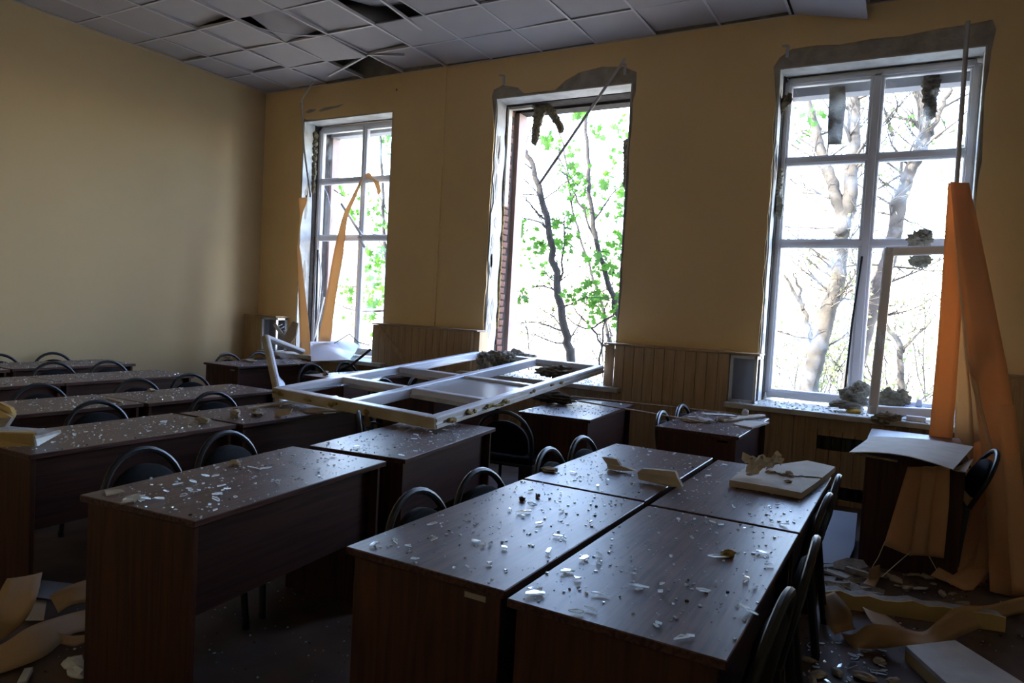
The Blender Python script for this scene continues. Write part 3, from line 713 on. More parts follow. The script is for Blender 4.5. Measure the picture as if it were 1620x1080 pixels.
CH = [(-1.66, 2.22, 2, 'black hoop-backed chair at the left side of the front block, nearest of its four'), (-1.66, 2.69, -2, 'black hoop-backed chair at the left side of the front block, second of its four'),
 (-1.65, 3.36, 3, 'black hoop-backed chair at the left side of the front block, third of its four'), (-1.66, 3.82, -1, 'black hoop-backed chair at the left side of the front block, farthest of its four'),
 (-.25, 2.03, 178, 'black hoop-backed chair at the right side of the front block, nearest of its four'), (-.24, 2.61, 183, 'black hoop-backed chair at the right side of the front block, second of its four'),
 (-.27, 3.33, 178, 'black hoop-backed chair at the right side of the front block, third of its four'), (-.27, 3.79, 181, 'black hoop-backed chair at the right side of the front block, farthest of its four'),
 (-3.05, 1.98, 7, 'black hoop-backed chair behind the lower left desk, the larger looking left one of its pair'), (-3.13, 2.50, 7, 'black hoop-backed chair behind the lower left desk, the right one of its pair'),
 (-3.14, 3.55, 41, 'black chair turned edge-on just beneath the near rail of the fallen window frame'),
 (-4.52, 2.62, 1, 'black hoop-backed chair behind the left edge desk with the plasterboard piece'), (-4.47, 3.45, -2, 'black hoop-backed chair behind the desk that carries small plaster lumps'),
 (-5.52, 2.78, 2, 'black hoop-backed chair in the third row from the left wall, leftmost of its three'), (-5.48, 3.50, -3, 'black hoop-backed chair in the third row from the left wall, middle of its three'),
 (-5.58, 4.06, 0, 'black hoop-backed chair in the third row from the left wall, rightmost of its three'),
 (-7.02, 3.66, 0, 'black hoop-backed chair in the second row from the left wall, left of its pair'), (-6.95, 4.14, 2, 'black hoop-backed chair in the second row from the left wall, right of its pair'),
 (-7.99, 3.64, 0, 'black hoop-backed chair against the left wall, cut by the left edge of the photo'), (-7.99, 4.16, 0, 'black hoop-backed chair against the left wall casting a shadow on it'),
 (-7.26, 5.80, 0, 'black chair with a lump of insulation on it in the far left corner'), (-7.26, 6.27, 0, 'black chair in the far left corner, half hidden by the broken sash'),
 (-5.80, 5.74, 0, 'black hoop-backed chair just below the white panel leaning at the left window'), (-5.74, 6.22, 2, 'black chair in the shade right of the leaning white panel'),
 (-2.50, 4.36, 98, 'black chair in the gap under the right side of the fallen window frame'), (-4.40, 5.28, 0, 'black hoop-backed chair under the fallen frame, nearer of the two there'), (-4.40, 5.86, 0, 'black hoop-backed chair under the fallen frame, farther of the two there'),
 (-1.66, 5.35, 2, 'black hoop-backed chair left of the desk by the right window, nearer of its pair'), (-1.66, 5.90, -2, 'black hoop-backed chair left of the desk by the right window, farther of its pair')]
for c in CH: chair(*c)
lc = chair(.33, 5.45, 182, 'black chair tilted against the right side of the far right desk beside the blind', .0); lc.rotation_euler = Euler((0, 0, R(186))).to_matrix().to_4x4().to_euler(); lc.rotation_euler = (Matrix.Rotation(R(186), 3, 'Z') @ Matrix.Rotation(R(-13), 3, 'Y')).to_euler(); lc.location.z = .012

# ------------------------------------------------------------------ fallen window frame
P0, P1, P2 = Vector((-2.575, 3.63, .842)), Vector((-4.18, 3.76, .862)), Vector((-2.685, 6.64, 1.03))
ff = empty('fallen_window_frame'); tag(ff, 'white window frame with six openings fallen across the desks below the middle window', 'window frame')
Wf, Lf, Tf = 1.60, 3.03, .078
ey = (P2-P0).normalized(); ex = (P1-P0); RACK = ex.dot(ey)/ex.length; ex = (ex-ey*ex.dot(ey)).normalized(); ez = -ex.cross(ey)
if ez.z < 0: ez = -ez
FM = Matrix((ex, ey, ex.cross(ey))).transposed().to_4x4(); up_s = 1 if ex.cross(ey).z > 0 else -1
FM.translation = P0; ff.matrix_world = FM
dn = -up_s*Tf/2      # centre of profile below the top face, local z
def rk(m):
    for q in m.v: q.y += RACK*q.x      # the frame has come apart at a corner and stands slightly out of square
    return m
def fb(x0, x1, y0, y1, name, w=None, mt='upvc', zc=None, t=Tf, bev=.006):
    m = MB(); m.cbox(((x0+x1)/2, (y0+y1)/2, dn if zc is None else zc), (x1-x0, y1-y0, t), bev); return rk(m).build(name, mt, ff)
pw = .075
fb(0, pw, 0, Lf, 'frame_stile'); fb(Wf-pw, Wf, 0, Lf, 'frame_stile'); fb(pw, Wf-pw, 0, pw, 'frame_rail'); fb(pw, Wf-pw, Lf-pw, Lf, 'frame_rail')
fb(Wf/2-.04, Wf/2+.04, pw, Lf-pw, 'mullion')
for y in (.74, 1.52):
    fb(pw, Wf/2-.04, y-.035, y+.035, 'transom'); fb(Wf/2+.04, Wf-pw, y-.035, y+.035, 'transom')
# outer faces with foam and wall dirt
m = MB(); m.box((-.004, Lf/2, dn-up_s*.022), (.006, Lf*.995, .022)); m.box((-.004, Lf/2, dn+up_s*.018), (.006, Lf*.995, .02)); rk(m).build('side_ridge', 'upvc_dirty', ff)
m = MB(); m.box((Wf/2, -.005, dn), (Wf*.995, .008, Tf*.92)); rk(m).build('dirty_edge', 'profile_side', ff)['label'] = 'yellowed outer edge with old foam'
rf = random.Random(5)
m = MB()
for y in [.15, .2, .38, .42, .47, .62, .66, .7, .74, .78, .82, .86, .9, .95, 1.35, 1.4, 1.75, 1.95]:
    m.lump((-.012, y, dn+rf.uniform(-.015, .01)), (.012, rf.uniform(.02, .04), rf.uniform(.008, .018)), int(y*100), .5, 3, 2)
for x in [1.5, 1.55, 1.2, .95, .9, .6]:
    m.lump((x, -.012, dn+rf.uniform(-.01, .01)), (rf.uniform(.02, .05), .008, rf.uniform(.01, .025)), int(x*70), .5, 3, 2)
rk(m).build('foam_residue', 'foam', ff, smooth=True)
m = MB(); m.box((pw+(Wf/2-pw-.04)/2, 1.13, dn+up_s*.012), (Wf/2-pw-.04, .71, .012)); rk(m).build('pane', 'grey_panel', ff)
for (x0, y0, pts) in ((Wf/2+.04, 0, [(0, .09), (.64, .09), (.6, .17), (.42, .14), (.3, .24), (.15, .16), (0, .30)]), (pw, 0, [(0, .09), (.7, .09), (.62, .16), (.4, .13), (.2, .15), (0, .24)]),
                      (Wf/2+.04, .77, [(.72, 0), (.72, .7), (.55, .66), (.6, .4), (.5, .2), (.58, 0)]), (Wf/2+.04, 1.53, [(.72, .02), (.72, 1.2), (.62, 1.1), (.64, .6), (.58, .2)]), (Wf/2+.04, 0, [(.72, .1), (.72, .7), (.52, .7), (.62, .4)])):
    m = MB(); m.prism([(x0+x, y0+y, dn) for x, y in pts], (0, 0, .005)); rk(m).build('pane_remnant', 'crack_glass', ff)
for y in (.70, 1.46, Lf-pw):
    m = MB(); m.box((Wf/2+.43, y-.006, dn-up_s*.02), (.70, .012, .03)); m.box((Wf*.27, y-.006, dn-up_s*.02), (.70, .012, .03)); rk(m).build('gasket_line', 'upvc_dirty', ff)

# ------------------------------------------------------------------ things around the fallen frame and left window
def put(m, name, mt, label, cat, group=None, smooth=False):
    return tag(m.build(name, mt, smooth=smooth), label, cat, group)
# broken sash standing behind the frame's left corner
bs = empty('broken_sash', (-5.2, 4.9, 0)); tag(bs, 'broken white window sash standing upright at the left corner of the fallen frame', 'window sash')
def inp(o, root): o.matrix_parent_inverse = Matrix.Translation(-Vector(root.location)); return o
c00 = at(422, 534, y=4.75); c10 = at(478, 556, y=5.18)
bot = at(446, 640, y=4.62); bot = c00+(bot-c00).normalized()*1.345; b10 = bot+(c10-c00)
m = MB(); bar3(m, c00, bot, .042, .06, (c10-c00).cross(bot-c00).normalized()); inp(m.build('sash_stile', 'upvc', bs), bs)
m = MB(); bar3(m, c00, c10, .042, .06, (c10-c00).cross(bot-c00).normalized()); inp(m.build('sash_rail', 'upvc', bs), bs)
off = (c00-c10).normalized()*.034
m = MB(); bar3(m, c00+off, bot+off, .024, .065, (c10-c00).cross(bot-c00).normalized()); inp(m.build('dirty_edge', 'profile_side', bs), bs)
nd = (c10-c00).cross(bot-c00).normalized()
u_, v_ = (c10-c00), (bot-c00)
for pts in ([(.07, .06), (.9, .08), (.8, .14), (.55, .10), (.4, .17), (.2, .11)], [(.1, .3), (.22, .34), (.27, .5), (.3, .62), (.1, .8)]):
    m = MB(); m.prism([c00+u_*a+v_*b for a, b in pts], nd*.006); inp(m.build('pane_remnant', 'crack_glass', bs), bs)
# white panel
m = MB(); pl = [at(490, 541, y=6.95), at(531, 540, y=6.95), at(556, 540, y=6.95), at(568, 547, y=6.75), at(562, 558, y=6.5), at(553, 570, y=6.18), at(492, 572, y=6.15)]
m.prism(pl, (0, 0, .008)); put(m, 'white_panel', 'white_board', 'smooth white panel sloping up to the left window behind a chair', 'panel')
m = MB(); m.prism([at(529, 540, y=6.5), at(553, 527, y=6.5), at(566, 540, y=6.5), at(587, 546, y=6.5), at(580, 556, y=6.48), at(560, 572, y=6.46), at(548, 560, y=6.48)], (0, .006, 0))
put(m, 'glass_sheet', 'crack_glass', 'large jagged sheet of glass leaning behind the white panel', 'glass')
m = MB(); m.tube([at(534, 587, y=6.1), at(556, 577, y=6.2), at(587, 552, y=6.35)], .016, 6); m.tube([at(529, 543, y=6.48), at(553, 528, y=6.48), at(567, 541, y=6.48), at(585, 546, y=6.48)], .006, 5)
put(m, 'window_gasket', 'gasket', 'black rubber window strip trailing from the glass sheet', 'gasket')
m = MB(); m.prism([at(540, 582, y=6.22), at(585, 558, y=6.38), at(587, 550, y=6.42), at(560, 562, y=6.42), at(548, 572, y=6.32)], (0, .005, 0)); put(m, 'glass_sheet', 'crack_glass', 'narrow slanted sheet of glass beside the black rubber strip', 'glass')
m = MB(); pl = [at(441, 545, y=6.55), at(463, 508, y=6.66), at(471, 511, y=6.66), at(468, 530, y=6.6), at(455, 550, y=6.5)]; m.prism(pl, (0, .02, 0)); put(m, 'wood_board', 'hardboard', 'tan board slanting against the end of the corner casing at the left window', 'board')
m = MB(); bar3(m, at(435, 514, y=6.6), at(446, 528, y=6.55), .05, .03)
for k in range(3): m.tube([at(438+3*k, 517+4*k, y=6.6), at(446+3*k, 513+4*k, y=6.6)], .006, 5)
put(m, 'metal_profile_piece', 'zinc', 'short bent zinc profile sticking out beside the tan board at the left window', 'metal piece')
def wool(pts, mt, label, seed, big=1, name='mineral_wool'):
    m = MB()
    for i, (c, d) in enumerate(pts): m.lump(c, d, seed+i, .55, 2.6, 4)
    return put(m, name, mt, label, 'insulation', smooth=True)
V = Vector
p = at(775, 572, y=6.25); wool([(at(770, 572, y=6.2), (.10, .09, .09)), (at(787, 566, y=6.3), (.13, .09, .075)), (at(801, 566, y=6.42), (.10, .08, .06)), (at(769, 588, y=6.12), (.065, .06, .11))], 'grey_wool', 'clump of mineral wool draped over the far left of the fallen frame', 3)
wool([(at(868, 588, y=6.55), (.13, .08, .05)), (at(888, 588, y=6.55), (.16, .09, .06)), (at(905, 592, y=6.55), (.08, .07, .04))], 'mineral_wool', 'low brown mound of mineral wool on the middle sill behind the fallen frame', 9)
wool([(at(815, 562, y=6.9), (.16, .08, .05)), (at(835, 566, y=6.9), (.1, .07, .04))], 'grey_wool', 'pale mineral wool on the middle window sill beside the brick jamb', 14)
m = MB(); m.cbox(at(795, 581, y=6.38), (.22, .12, .02), .004, rotz(.3)); put(m, 'wood_board', 'dark_pane', 'small dark board lying on the far part of the fallen frame', 'board')
m = MB(); m.lump(at(874, 628, z=.80), (.20, .14, .045), 77, .5, 2.5, 4); put(m, 'debris_heap', 'dirt', 'dark heap of dirt on the desk below the middle window, under the frame', 'debris', smooth=True)
# wool hanging in the head of the middle window and left jambs
def hang(path, r, mt, label, seed):
    m = MB(); n = len(path); pts = []
    for i in range(n-1):
        for k in range(4): pts.append(Vector(path[i]).lerp(Vector(path[i+1]), k/4))
    pts.append(Vector(path[-1]))
    for i, c in enumerate(pts):
        rr = r*(1-.45*i/len(pts)); m.lump(c, (rr, rr*.7, max(rr, .05)), seed+i, .55, 2.5, 3)
    return put(m, 'mineral_wool', mt, label, 'insulation', smooth=True)
hang([at(856, 168, y=7.3), at(850, 195, y=7.3), at(846, 222, y=7.28)], .07, 'mineral_wool', 'ragged mineral wool strip hanging from the middle window head, the left longer one', 100)
hang([at(862, 166, y=7.3), at(876, 182, y=7.3), at(888, 204, y=7.28)], .055, 'mineral_wool', 'ragged mineral wool strip hanging from the middle window head, the right slanting one', 120)
hang([at(992, 226, y=7.25), at(991, 260, y=7.25), at(989, 290, y=7.25)], .04, 'mineral_wool', 'dark mineral wool tuft bulging from the right jamb of the middle window', 140)
hang([at(1226, 185, y=7.16), at(1236, 168, y=7.12), at(1248, 156, y=7.05)], .05, 'mineral_wool', 'flap of brown wool poking from the upper left corner of the right window', 150)
hang([at(1229, 275, y=7.2), at(1229, 305, y=7.17), at(1233, 336, y=7.14)], .055, 'grey_wool', 'grey wool slab hanging in the left jamb of the right window', 160)
hang([at(1209, 500, y=7.2), at(1207, 560, y=7.2), at(1203, 625, y=7.2)], .032, 'mineral_wool', 'long wool filling in the lower left jamb of the right window', 170)
hang([at(497, 215, y=7.15), at(496, 262, y=7.15), at(495, 300, y=7.15)], .055, 'mineral_wool', 'brown wool packed in the upper left jamb of the left window', 200)
hang([at(493, 330, y=7.18), at(489, 420, y=7.18), at(486, 500, y=7.18)], .04, 'mineral_wool', 'long dark wool in the lower left jamb of the left window', 230)
# wool outside the glass of the right window
m = MB(); pl = [at(1313, 137, y=7.42), at(1337, 136, y=7.42), at(1338, 165, y=7.42), at(1331, 228, y=7.42), at(1309, 228, y=7.42), at(1310, 180, y=7.42)]; m.prism(pl, (0, .025, 0)); put(m, 'mineral_wool', 'dark_wool', 'flat dark wool strip hanging outside the upper left pane of the right window', 'insulation')
hang([at(1474, 128, y=7.42), at(1471, 155, y=7.42), at(1472, 180, y=7.42)], .07, 'dark_wool', 'rounded wool strip hanging outside the upper right pane of the right window', 260)
wool([(at(1454, 379, y=7.12), (.09, .06, .06)), (at(1462, 372, y=7.12), (.06, .05, .05)), (at(1456, 412, y=7.15), (.08, .05, .06))], 'grey_wool', 'grey wool tuft caught on the transom above the open sash', 20)
wool([(at(1351, 628, y=6.98), (.10, .08, .09)), (at(1362, 617, y=7.0), (.07, .07, .07)), (at(1338, 640, y=6.9), (.12, .08, .035))], 'grey_wool', 'grey wool heap on the right sill against the opened sash', 26)
wool([(at(1408, 632, y=7.2), (.10, .07, .09)), (at(1422, 630, y=7.2), (.08, .06, .07))], 'mineral_wool', 'dark wool heap seen through the glass of the opened sash', 31)
wool([(at(1394, 663, y=6.64), (.07, .05, .04)), (at(1408, 659, y=6.64), (.09, .05, .035))], 'grey_wool', 'grey wool tuft lying over the front edge of the right sill', 36)
m = MB(); m.lump(at(1350, 650, z=.82), (.06, .05, .022), 5, .5, 3, 3); put(m, 'foam_scrap', 'yellow_foam', 'yellow foam scrap on the right window sill', 'foam', smooth=True)
m = MB(); m.lump(at(1357, 645, z=.83), (.045, .04, .03), 6, .4, 3, 3); put(m, 'foam_scrap', 'white_foam', 'white crumpled scrap behind the yellow foam on the right sill', 'foam', smooth=True)
bx = empty('blue_box', at(1446, 660, z=.80)+V((0, .06, 0))); tag(bx, 'small blue cardboard box with a raised flap on the right sill', 'box')
m = MB(); m.cbox((0, .0, .045), (.15, .10, .09), .003); m.build('box_body', 'blue_card', bx)
m = MB(); m.prism([(0, .02, .09), (.055, .02, .09), (.05, .02, .15), (.012, .02, .155)], (0, .004, 0)); m.build('flap', 'white_board', bx)
m = MB(); m.cbox(at(1449, 662, z=.8225), (.14, .06, .04), .004, rotz(.05)); put(m, 'foam_block', 'white_foam', 'white foam block lying in front of the blue box', 'foam')
m = MB(); m.prism([at(1312, 629, z=.812), at(1330, 627, z=.812), at(1336, 634, z=.812), at(1320, 637, z=.812)], (0, 0, .012)); put(m, 'plaster_piece', 'bare_grey', 'flat dark fragment on the right window sill', 'plaster')

# ------------------------------------------------------------------ pieces on the desks
def slab(pts, z, th, name, mt, label, cat, edge=None, group=None):
    """flat board from pixel corners lying at height z"""
    m = MB(); m.prism([at(a, b, z=z+th) for a, b in pts], (0, 0, -th)); return put(m, name, mt, label, cat, group)
TZ = .7515
def upright(pts, Y, dy, th, name, mt, label, cat):
    m = MB(); pl = [at(a, b, y=Y+dd) for a, b, dd in pts]; m.prism(pl, (.0, th, .0)); return put(m, name, mt, label, cat)
pA = at(1015, 772, z=TZ); 
upright([(1008, 747, .01), (1016, 741, .02), (1040, 743, .02), (1068, 746, .02), (1071, 755, .01), (1079, 770, 0), (1060, 770, 0), (1010, 758, 0)], at(1060, 771, z=TZ).y, 0, .03, 'plaster_fragment', 'kraft', 'long upright plaster fragment bridging the seam of the front desks', 'plaster')
upright([(952, 723, .01), (975, 726, .01), (981, 736, .01), (1006, 745, 0), (985, 745, 0), (961, 742, 0), (960, 734, 0)], at(975, 745, z=TZ).y, 0, .025, 'plaster_fragment', 'kraft', 'small upright plaster fragment with a trailing tip on the far front desk', 'plaster')
def chunk(px, py, z, d, seed, label, mt='chunk', name='plaster_chunk', group=None):
    p = at(px, py, z=z+d[2]*.8); m = MB(); m.lump(p, d, seed, .6, 1.6, 2); return put(m, name, mt, label, 'plaster', group)
chunk(869, 742, TZ, (.045, .03, .012), 41, 'tan plaster chunk at the left edge of the far front desk')
chunk(372, 732, TZ, (.03, .02, .014), 42, 'tan plaster chunk on the back edge of the lower left desk')
chunk(321, 664, TZ, (.06, .03, .02), 43, 'white broken plaster lump at the seam of two left desks')
chunk(408, 652, TZ, (.05, .04, .025), 44, 'crumbly plaster lump on the desk left of the fallen frame, upper')
chunk(372, 655, TZ, (.035, .03, .03), 45, 'crumbly plaster lump on the desk left of the fallen frame, lower')
chunk(374, 646, TZ, (.025, .02, .012), 46, 'tiny plaster lump near the chair on the desk left of the frame')
chunk(239, 617, TZ, (.04, .03, .012), 47, 'pale plaster crumb on the third row desk behind a chair')
chunk(515, 590, TZ, (.035, .03, .03), 48, 'tan foam lump on the desk before the white panel')
chunk(358, 562, TZ+.01, (.09, .06, .035), 49, 'yellow wool lump on the desk in the far left corner')
chunk(395, 570, TZ, (.10, .05, .02), 52, 'flat rubble on the back of the far left corner desk')
upright([(436, 648, 0), (462, 646, 0), (456, 656, -.02), (434, 660, -.02)], at(445, 660, z=TZ).y+.03, 0, .012, 'tile_piece', 'hardboard', 'small tan board piece propped on the desk left of the fallen frame', 'board')
slab([(487, 645), (520, 640), (545, 648), (500, 652), (482, 651)], TZ, .012, 'wood_board', 'hardboard', 'tan board lying under the left corner of the fallen frame', 'board')
slab([(506, 650), (530, 646), (532, 652), (512, 654)], TZ, .004, 'paper_scrap', 'white_board', 'white scrap beside the tan board under the fallen frame', 'paper')
slab([(391, 643), (470, 633), (471, 635), (392, 645)], TZ, .012, 'wood_lath', 'raw_wood', 'thin lath on the back edge of the desk left of the fallen frame', 'lath')
# plasterboard at left edge
pb = empty('plasterboard_piece', (-3.80, 1.9, .75)); tag(pb, 'torn plasterboard with a yellow painted face on the left edge desk', 'plasterboard')
q0 = at(54, 682, z=TZ); 
m = MB(); pl = [at(-60, 684, z=TZ+.06), at(15, 674, z=TZ+.06), at(93, 680, z=TZ+.06), at(56, 690, z=TZ+.06), at(46, 684, z=TZ+.06), at(-60, 686, z=TZ+.06)]; m.prism(pl, (0, 0, -.014)); inp(m.build('torn_face', 'torn_paper', pb), pb)
m = MB(); pl = [at(-60, 684, z=TZ+.075), at(48, 682, z=TZ+.075), at(53, 686, z=TZ+.07), at(52, 705, z=TZ+.004), at(-60, 710, z=TZ+.004)]; m.prism(pl, V((0, .012, .003))); inp(m.build('painted_face', 'plasterboard_yellow', pb), pb)
m = MB(); pl = [at(93, 680, z=TZ+.06), at(94, 685, z=TZ+.03), at(56, 706, z=TZ+.004), at(52, 690, z=TZ+.06)]; m.prism(pl, (0, .01, 0)); inp(m.build('broken_edge', 'white_plaster', pb), pb)
pc = empty('plasterboard_piece', (-4.2, 1.95, .8)); tag(pc, 'yellow plasterboard corner jutting up at the left photo edge, torn below', 'plasterboard')
m = MB(); pl = [at(-40, 630, y=1.92), at(0, 637, y=1.95), at(16, 645, y=1.98), at(20, 655, y=1.98), at(18, 660, y=1.95), at(-40, 665, y=1.92)]; m.prism(pl, (.0, .02, .0)); inp(m.build('painted_face', 'plasterboard_yellow', pc), pc)
m = MB(); pl = [at(-40, 664, y=1.90), at(18, 660, y=1.94), at(2, 684, y=1.84), at(-40, 690, y=1.82)]; m.prism(pl, (.0, .02, .0)); inp(m.build('torn_face', 'torn_paper', pc), pc)
# fibreboard slab on A4 and crumpled paper
fbd = empty('fibreboard_slab', (-.45, 3.85, .75)); tag(fbd, 'large cracked fibreboard slab lying on the far right desk of the front block', 'board')
hz = TZ+.035
m = MB(); m.prism([at(a, b, z=hz) for a, b in ((1154, 759), (1172, 744), (1190, 733), (1225, 735), (1277, 728), (1322, 738), (1310, 748), (1290, 764), (1268, 779), (1262, 778), (1210, 768))], (0, 0, -.03)); inp(m.build('board', 'kraft', fbd), fbd)
m = MB(); rr = random.Random(4); path = [(1210+90*i/14, 747+10*i/14+rr.uniform(-1.5, 1.5)) for i in range(15)]
m.tube([at(a, b, z=hz+.002) for a, b in path], .003, 4); inp(m.build('crack_line', 'dirt', fbd), fbd)
for i, (a, b) in enumerate([(1218, 746), (1225, 747), (1237, 750), (1241, 750), (1249, 747), (1252, 752), (1247, 761)]):
    chunk(a, b, hz, (.018, .012, .008), 300+i, 'brown crumb along the crack of the fibreboard slab', 'chunk', 'fibreboard_crumb', 'crumbs on the fibreboard slab')
def crumple(c, d, seed, mt):
    bm = MB(); b2 = bmesh.new(); bmesh.ops.create_icosphere(b2, subdivisions=3, radius=1); vs = []
    for q in b2.verts:
        k = 1+.5*noise.noise(q.co*1.7+V((seed, 0, 0)))+.35*abs(noise.noise(q.co*4+V((0, seed, 0))))
        vs.append(V((q.co.x*d[0], q.co.y*d[1], q.co.z*d[2]))*k+V(c))
    b2.verts.index_update(); bm.add(vs, [[q.index for q in f.verts] for f in b2.faces]); b2.free(); return bm
def crumple_sheet(corners, seed, n=7, amp=.03):
    c = [V(q) for q in corners]; rr = random.Random(seed); m = MB(); vs = []
    for i in range(n+1):
        for j in range(n+1):
            p = c[0].lerp(c[1], i/n).lerp(c[3].lerp(c[2], i/n), j/n)
            vs.append(p+V((rr.uniform(-1, 1), rr.uniform(-1, 1), rr.uniform(-1, 1)))*amp)
    k = len(vs); vs += [q+V((.001, .002, .002)) for q in vs]; fs = []
    for i in range(n):
        for j in range(n):
            a = i*(n+1)+j; f = (a, a+1, a+n+2, a+n+1); fs += [f, tuple(q+k for q in f)[::-1]]
    m.add(vs, fs); return m
ya = at(1200, 748, z=hz+.02).y
put(crumple_sheet([at(1176, 723, y=ya+.03), at(1204, 719, y=ya), at(1222, 738, y=ya-.03), at(1187, 752, y=ya-.05)], 8, 6, .022), 'crumpled_paper', 'crumpled', 'crumpled tan paper ball standing on the fibreboard slab', 'paper')
put(crumple_sheet([at(1201, 732, y=ya+.08), at(1232, 714, y=ya+.12), at(1238, 730, y=ya+.08), at(1218, 741, y=ya+.02)], 9, 6, .016), 'crumpled_paper', 'crumpled', 'ridged torn paper strip standing behind the crumpled ball', 'paper')
# hardboard sheet on the right desk
rr = random.Random(2); m = MB(); n = 10; vs = []; cs = [at(1343, 715, z=.775), at(1378, 690, z=.765), at(1540, 706, z=.79), at(1508, 742, z=.785)]
for i in range(n+1):
    for j in range(n+1):
        u, v = i/n, j/n; p = cs[0].lerp(cs[3], u).lerp(cs[1].lerp(cs[2], u), v); p.z += .035*math.sin(PI*u)*(1-v*.5); vs.append(p)
k = len(vs); vs += [q-V((0, 0, .005)) for q in vs]; fs = []
for i in range(n):
    for j in range(n):
        a = i*(n+1)+j; f = (a, a+1, a+n+2, a+n+1); fs += [f, tuple(q+k for q in f)[::-1]]
for i in range(n):
    for (a, b) in ((i, i+1), (n*(n+1)+i, n*(n+1)+i+1), (i*(n+1), (i+1)*(n+1)), (i*(n+1)+n, (i+1)*(n+1)+n)): fs.append((a, b, b+k, a+k))
m.add(vs, fs); put(m, 'hardboard_sheet', 'kraft', 'bowed sheet of tan hardboard lying on the far right desk', 'board', smooth=False)
slab([(1507, 742), (1540, 725), (1528, 746), (1515, 744)], TZ-.002, .006, 'hardboard_sheet', 'hardboard', 'scrap of board peeping from under the bowed hardboard sheet', 'board')
slab([(1358, 716), (1420, 727), (1420, 729), (1358, 718)], TZ, .008, 'wood_lath', 'raw_wood', 'thin lath under the left edge of the bowed hardboard sheet', 'lath')
# laths between the desks
def lath(p, q, label, w=.035, d=.014, mt='raw_wood'):
    m = MB(); bar3(m, p, q, w, d, V((0, 0, 1))); return put(m, 'wood_lath', mt, label, 'lath')
lath(at(915, 634, z=.775), at(1110, 667, z=.785), 'long pale lath spanning from the middle desk to the right one, nearer of two', .03, .012)
lath(at(905, 627, z=.765), at(1200, 658, y=6.66), 'long dark lath running along the casing toward the right window, farther of two', .03, .015)
lath(at(1143, 665, z=TZ+.012), at(1204, 658, z=TZ+.012), 'short thick wooden batten at the back of the desk by the right window', .06, .03)
lath(at(1120, 655, z=TZ+.05), at(1155, 657, z=TZ+.045), 'pale tile strip resting on the laths by the right window', .09, .01, 'plasterboard_white')
slab([(1159, 670), (1178, 665), (1217, 667), (1190, 676)], TZ, .014, 'tile_piece', 'kraft', 'pale square tile piece on the desk by the right window', 'tile')
chunk(1101, 662, TZ, (.07, .035, .022), 61, 'white wadded scrap on the desk by the right window, left of two', 'white_foam', 'scrap')
chunk(1120, 665, TZ, (.05, .035, .02), 62, 'white wadded scrap on the desk by the right window, right of two', 'white_foam', 'scrap')
chunk(1179, 653, TZ+.02, (.03, .02, .03), 63, 'small upright white block behind the batten by the right window', 'white_foam', 'scrap')
chunk(1092, 666, TZ, (.07, .02, .012), 64, 'flat tan splinter on the desk by the right window', 'raw_wood', 'scrap')
chunk(1152, 875, TZ, (.022, .016, .014), 65, 'brown dirt clod with a glass sliver on the nearest right desk', 'foam', 'dirt_clod')
chunk(826, 789, TZ, (.014, .012, .010), 66, 'round dark clod on the near left front desk, larger of two', 'dirt', 'dirt_clod')
chunk(851, 784, TZ, (.011, .010, .008), 67, 'round dark clod on the near left front desk, smaller of two', 'dirt', 'dirt_clod')
slab([(165, 775), (190, 773), (198, 777), (168, 782)], TZ, .006, 'plaster_flake', 'chunk', 'flat tan flake at the left corner of the lower left desk', 'plaster')
slab([(200, 785), (222, 779), (224, 783), (212, 793), (190, 796)], TZ, .006, 'plaster_flake', 'chunk', 'flat grey flake beside the tan one on the lower left desk', 'plaster')
slab([(170, 628), (195, 634), (193, 636), (169, 630)], TZ, .008, 'wood_lath', 'raw_wood', 'short splinter on the third row desk near a chair', 'lath')

# ------------------------------------------------------------------ broken glass
rs = random.Random(99)
def shard_mesh():
    n = rs.choice([3, 4, 4, 5, 5]); el = rs.uniform(1, 3.4); pts = []
    for i in range(n):
        a = 2*PI*(i+rs.uniform(-.3, .3))/n; r = rs.uniform(.7, 1.1); pts.append((math.cos(a)*r*el*.5, math.sin(a)*r*.5, 0))
    m = MB(); m.prism([V(p)*.022 for p in pts], (0, 0, .0045)); ne = len(m.f)-n; m.mi = [0]*ne+[1]*n; return m.mesh('glass_shard', ['shard_glass', 'glass_edge'])
SH = [shard_mesh() for _ in range(28)]
count = [0]
def shard(x, y, z, s, label, group, rz=None, tilt=.09):
    o = bpy.data.objects.new('glass_shard', rs.choice(SH)); COL.objects.link(o); count[0] += 1
    o.location = (x, y, z+.003+tilt*.01*s); o.scale = (s, s, 1); tilt = tilt*rs.choice([.3, .4, .6, 1.2]); o.rotation_euler = (rs.gauss(0, tilt), rs.gauss(0, tilt), rs.uniform(0, 2*PI) if rz is None else rz)
    tag(o, label, 'glass shard', group); return o
NAMES = dict(A1='near left desk of the front block', A2='near right desk of the front block', A3='far left desk of the front block', A4='far right desk of the front block', L1='lower left desk',
             M='desk under the near corner of the fallen frame', L5='left edge desk with the plasterboard', L6='desk left of the fallen frame', L7='nearer third row desk', L7b='farther third row desk', N='desk below the middle window', B='desk by the right window')
CNT = dict(A1=34, A2=46, A3=18, A4=22, L1=40, M=26, L5=22, L6=12, L7=12, L7b=8, N=8, B=8)
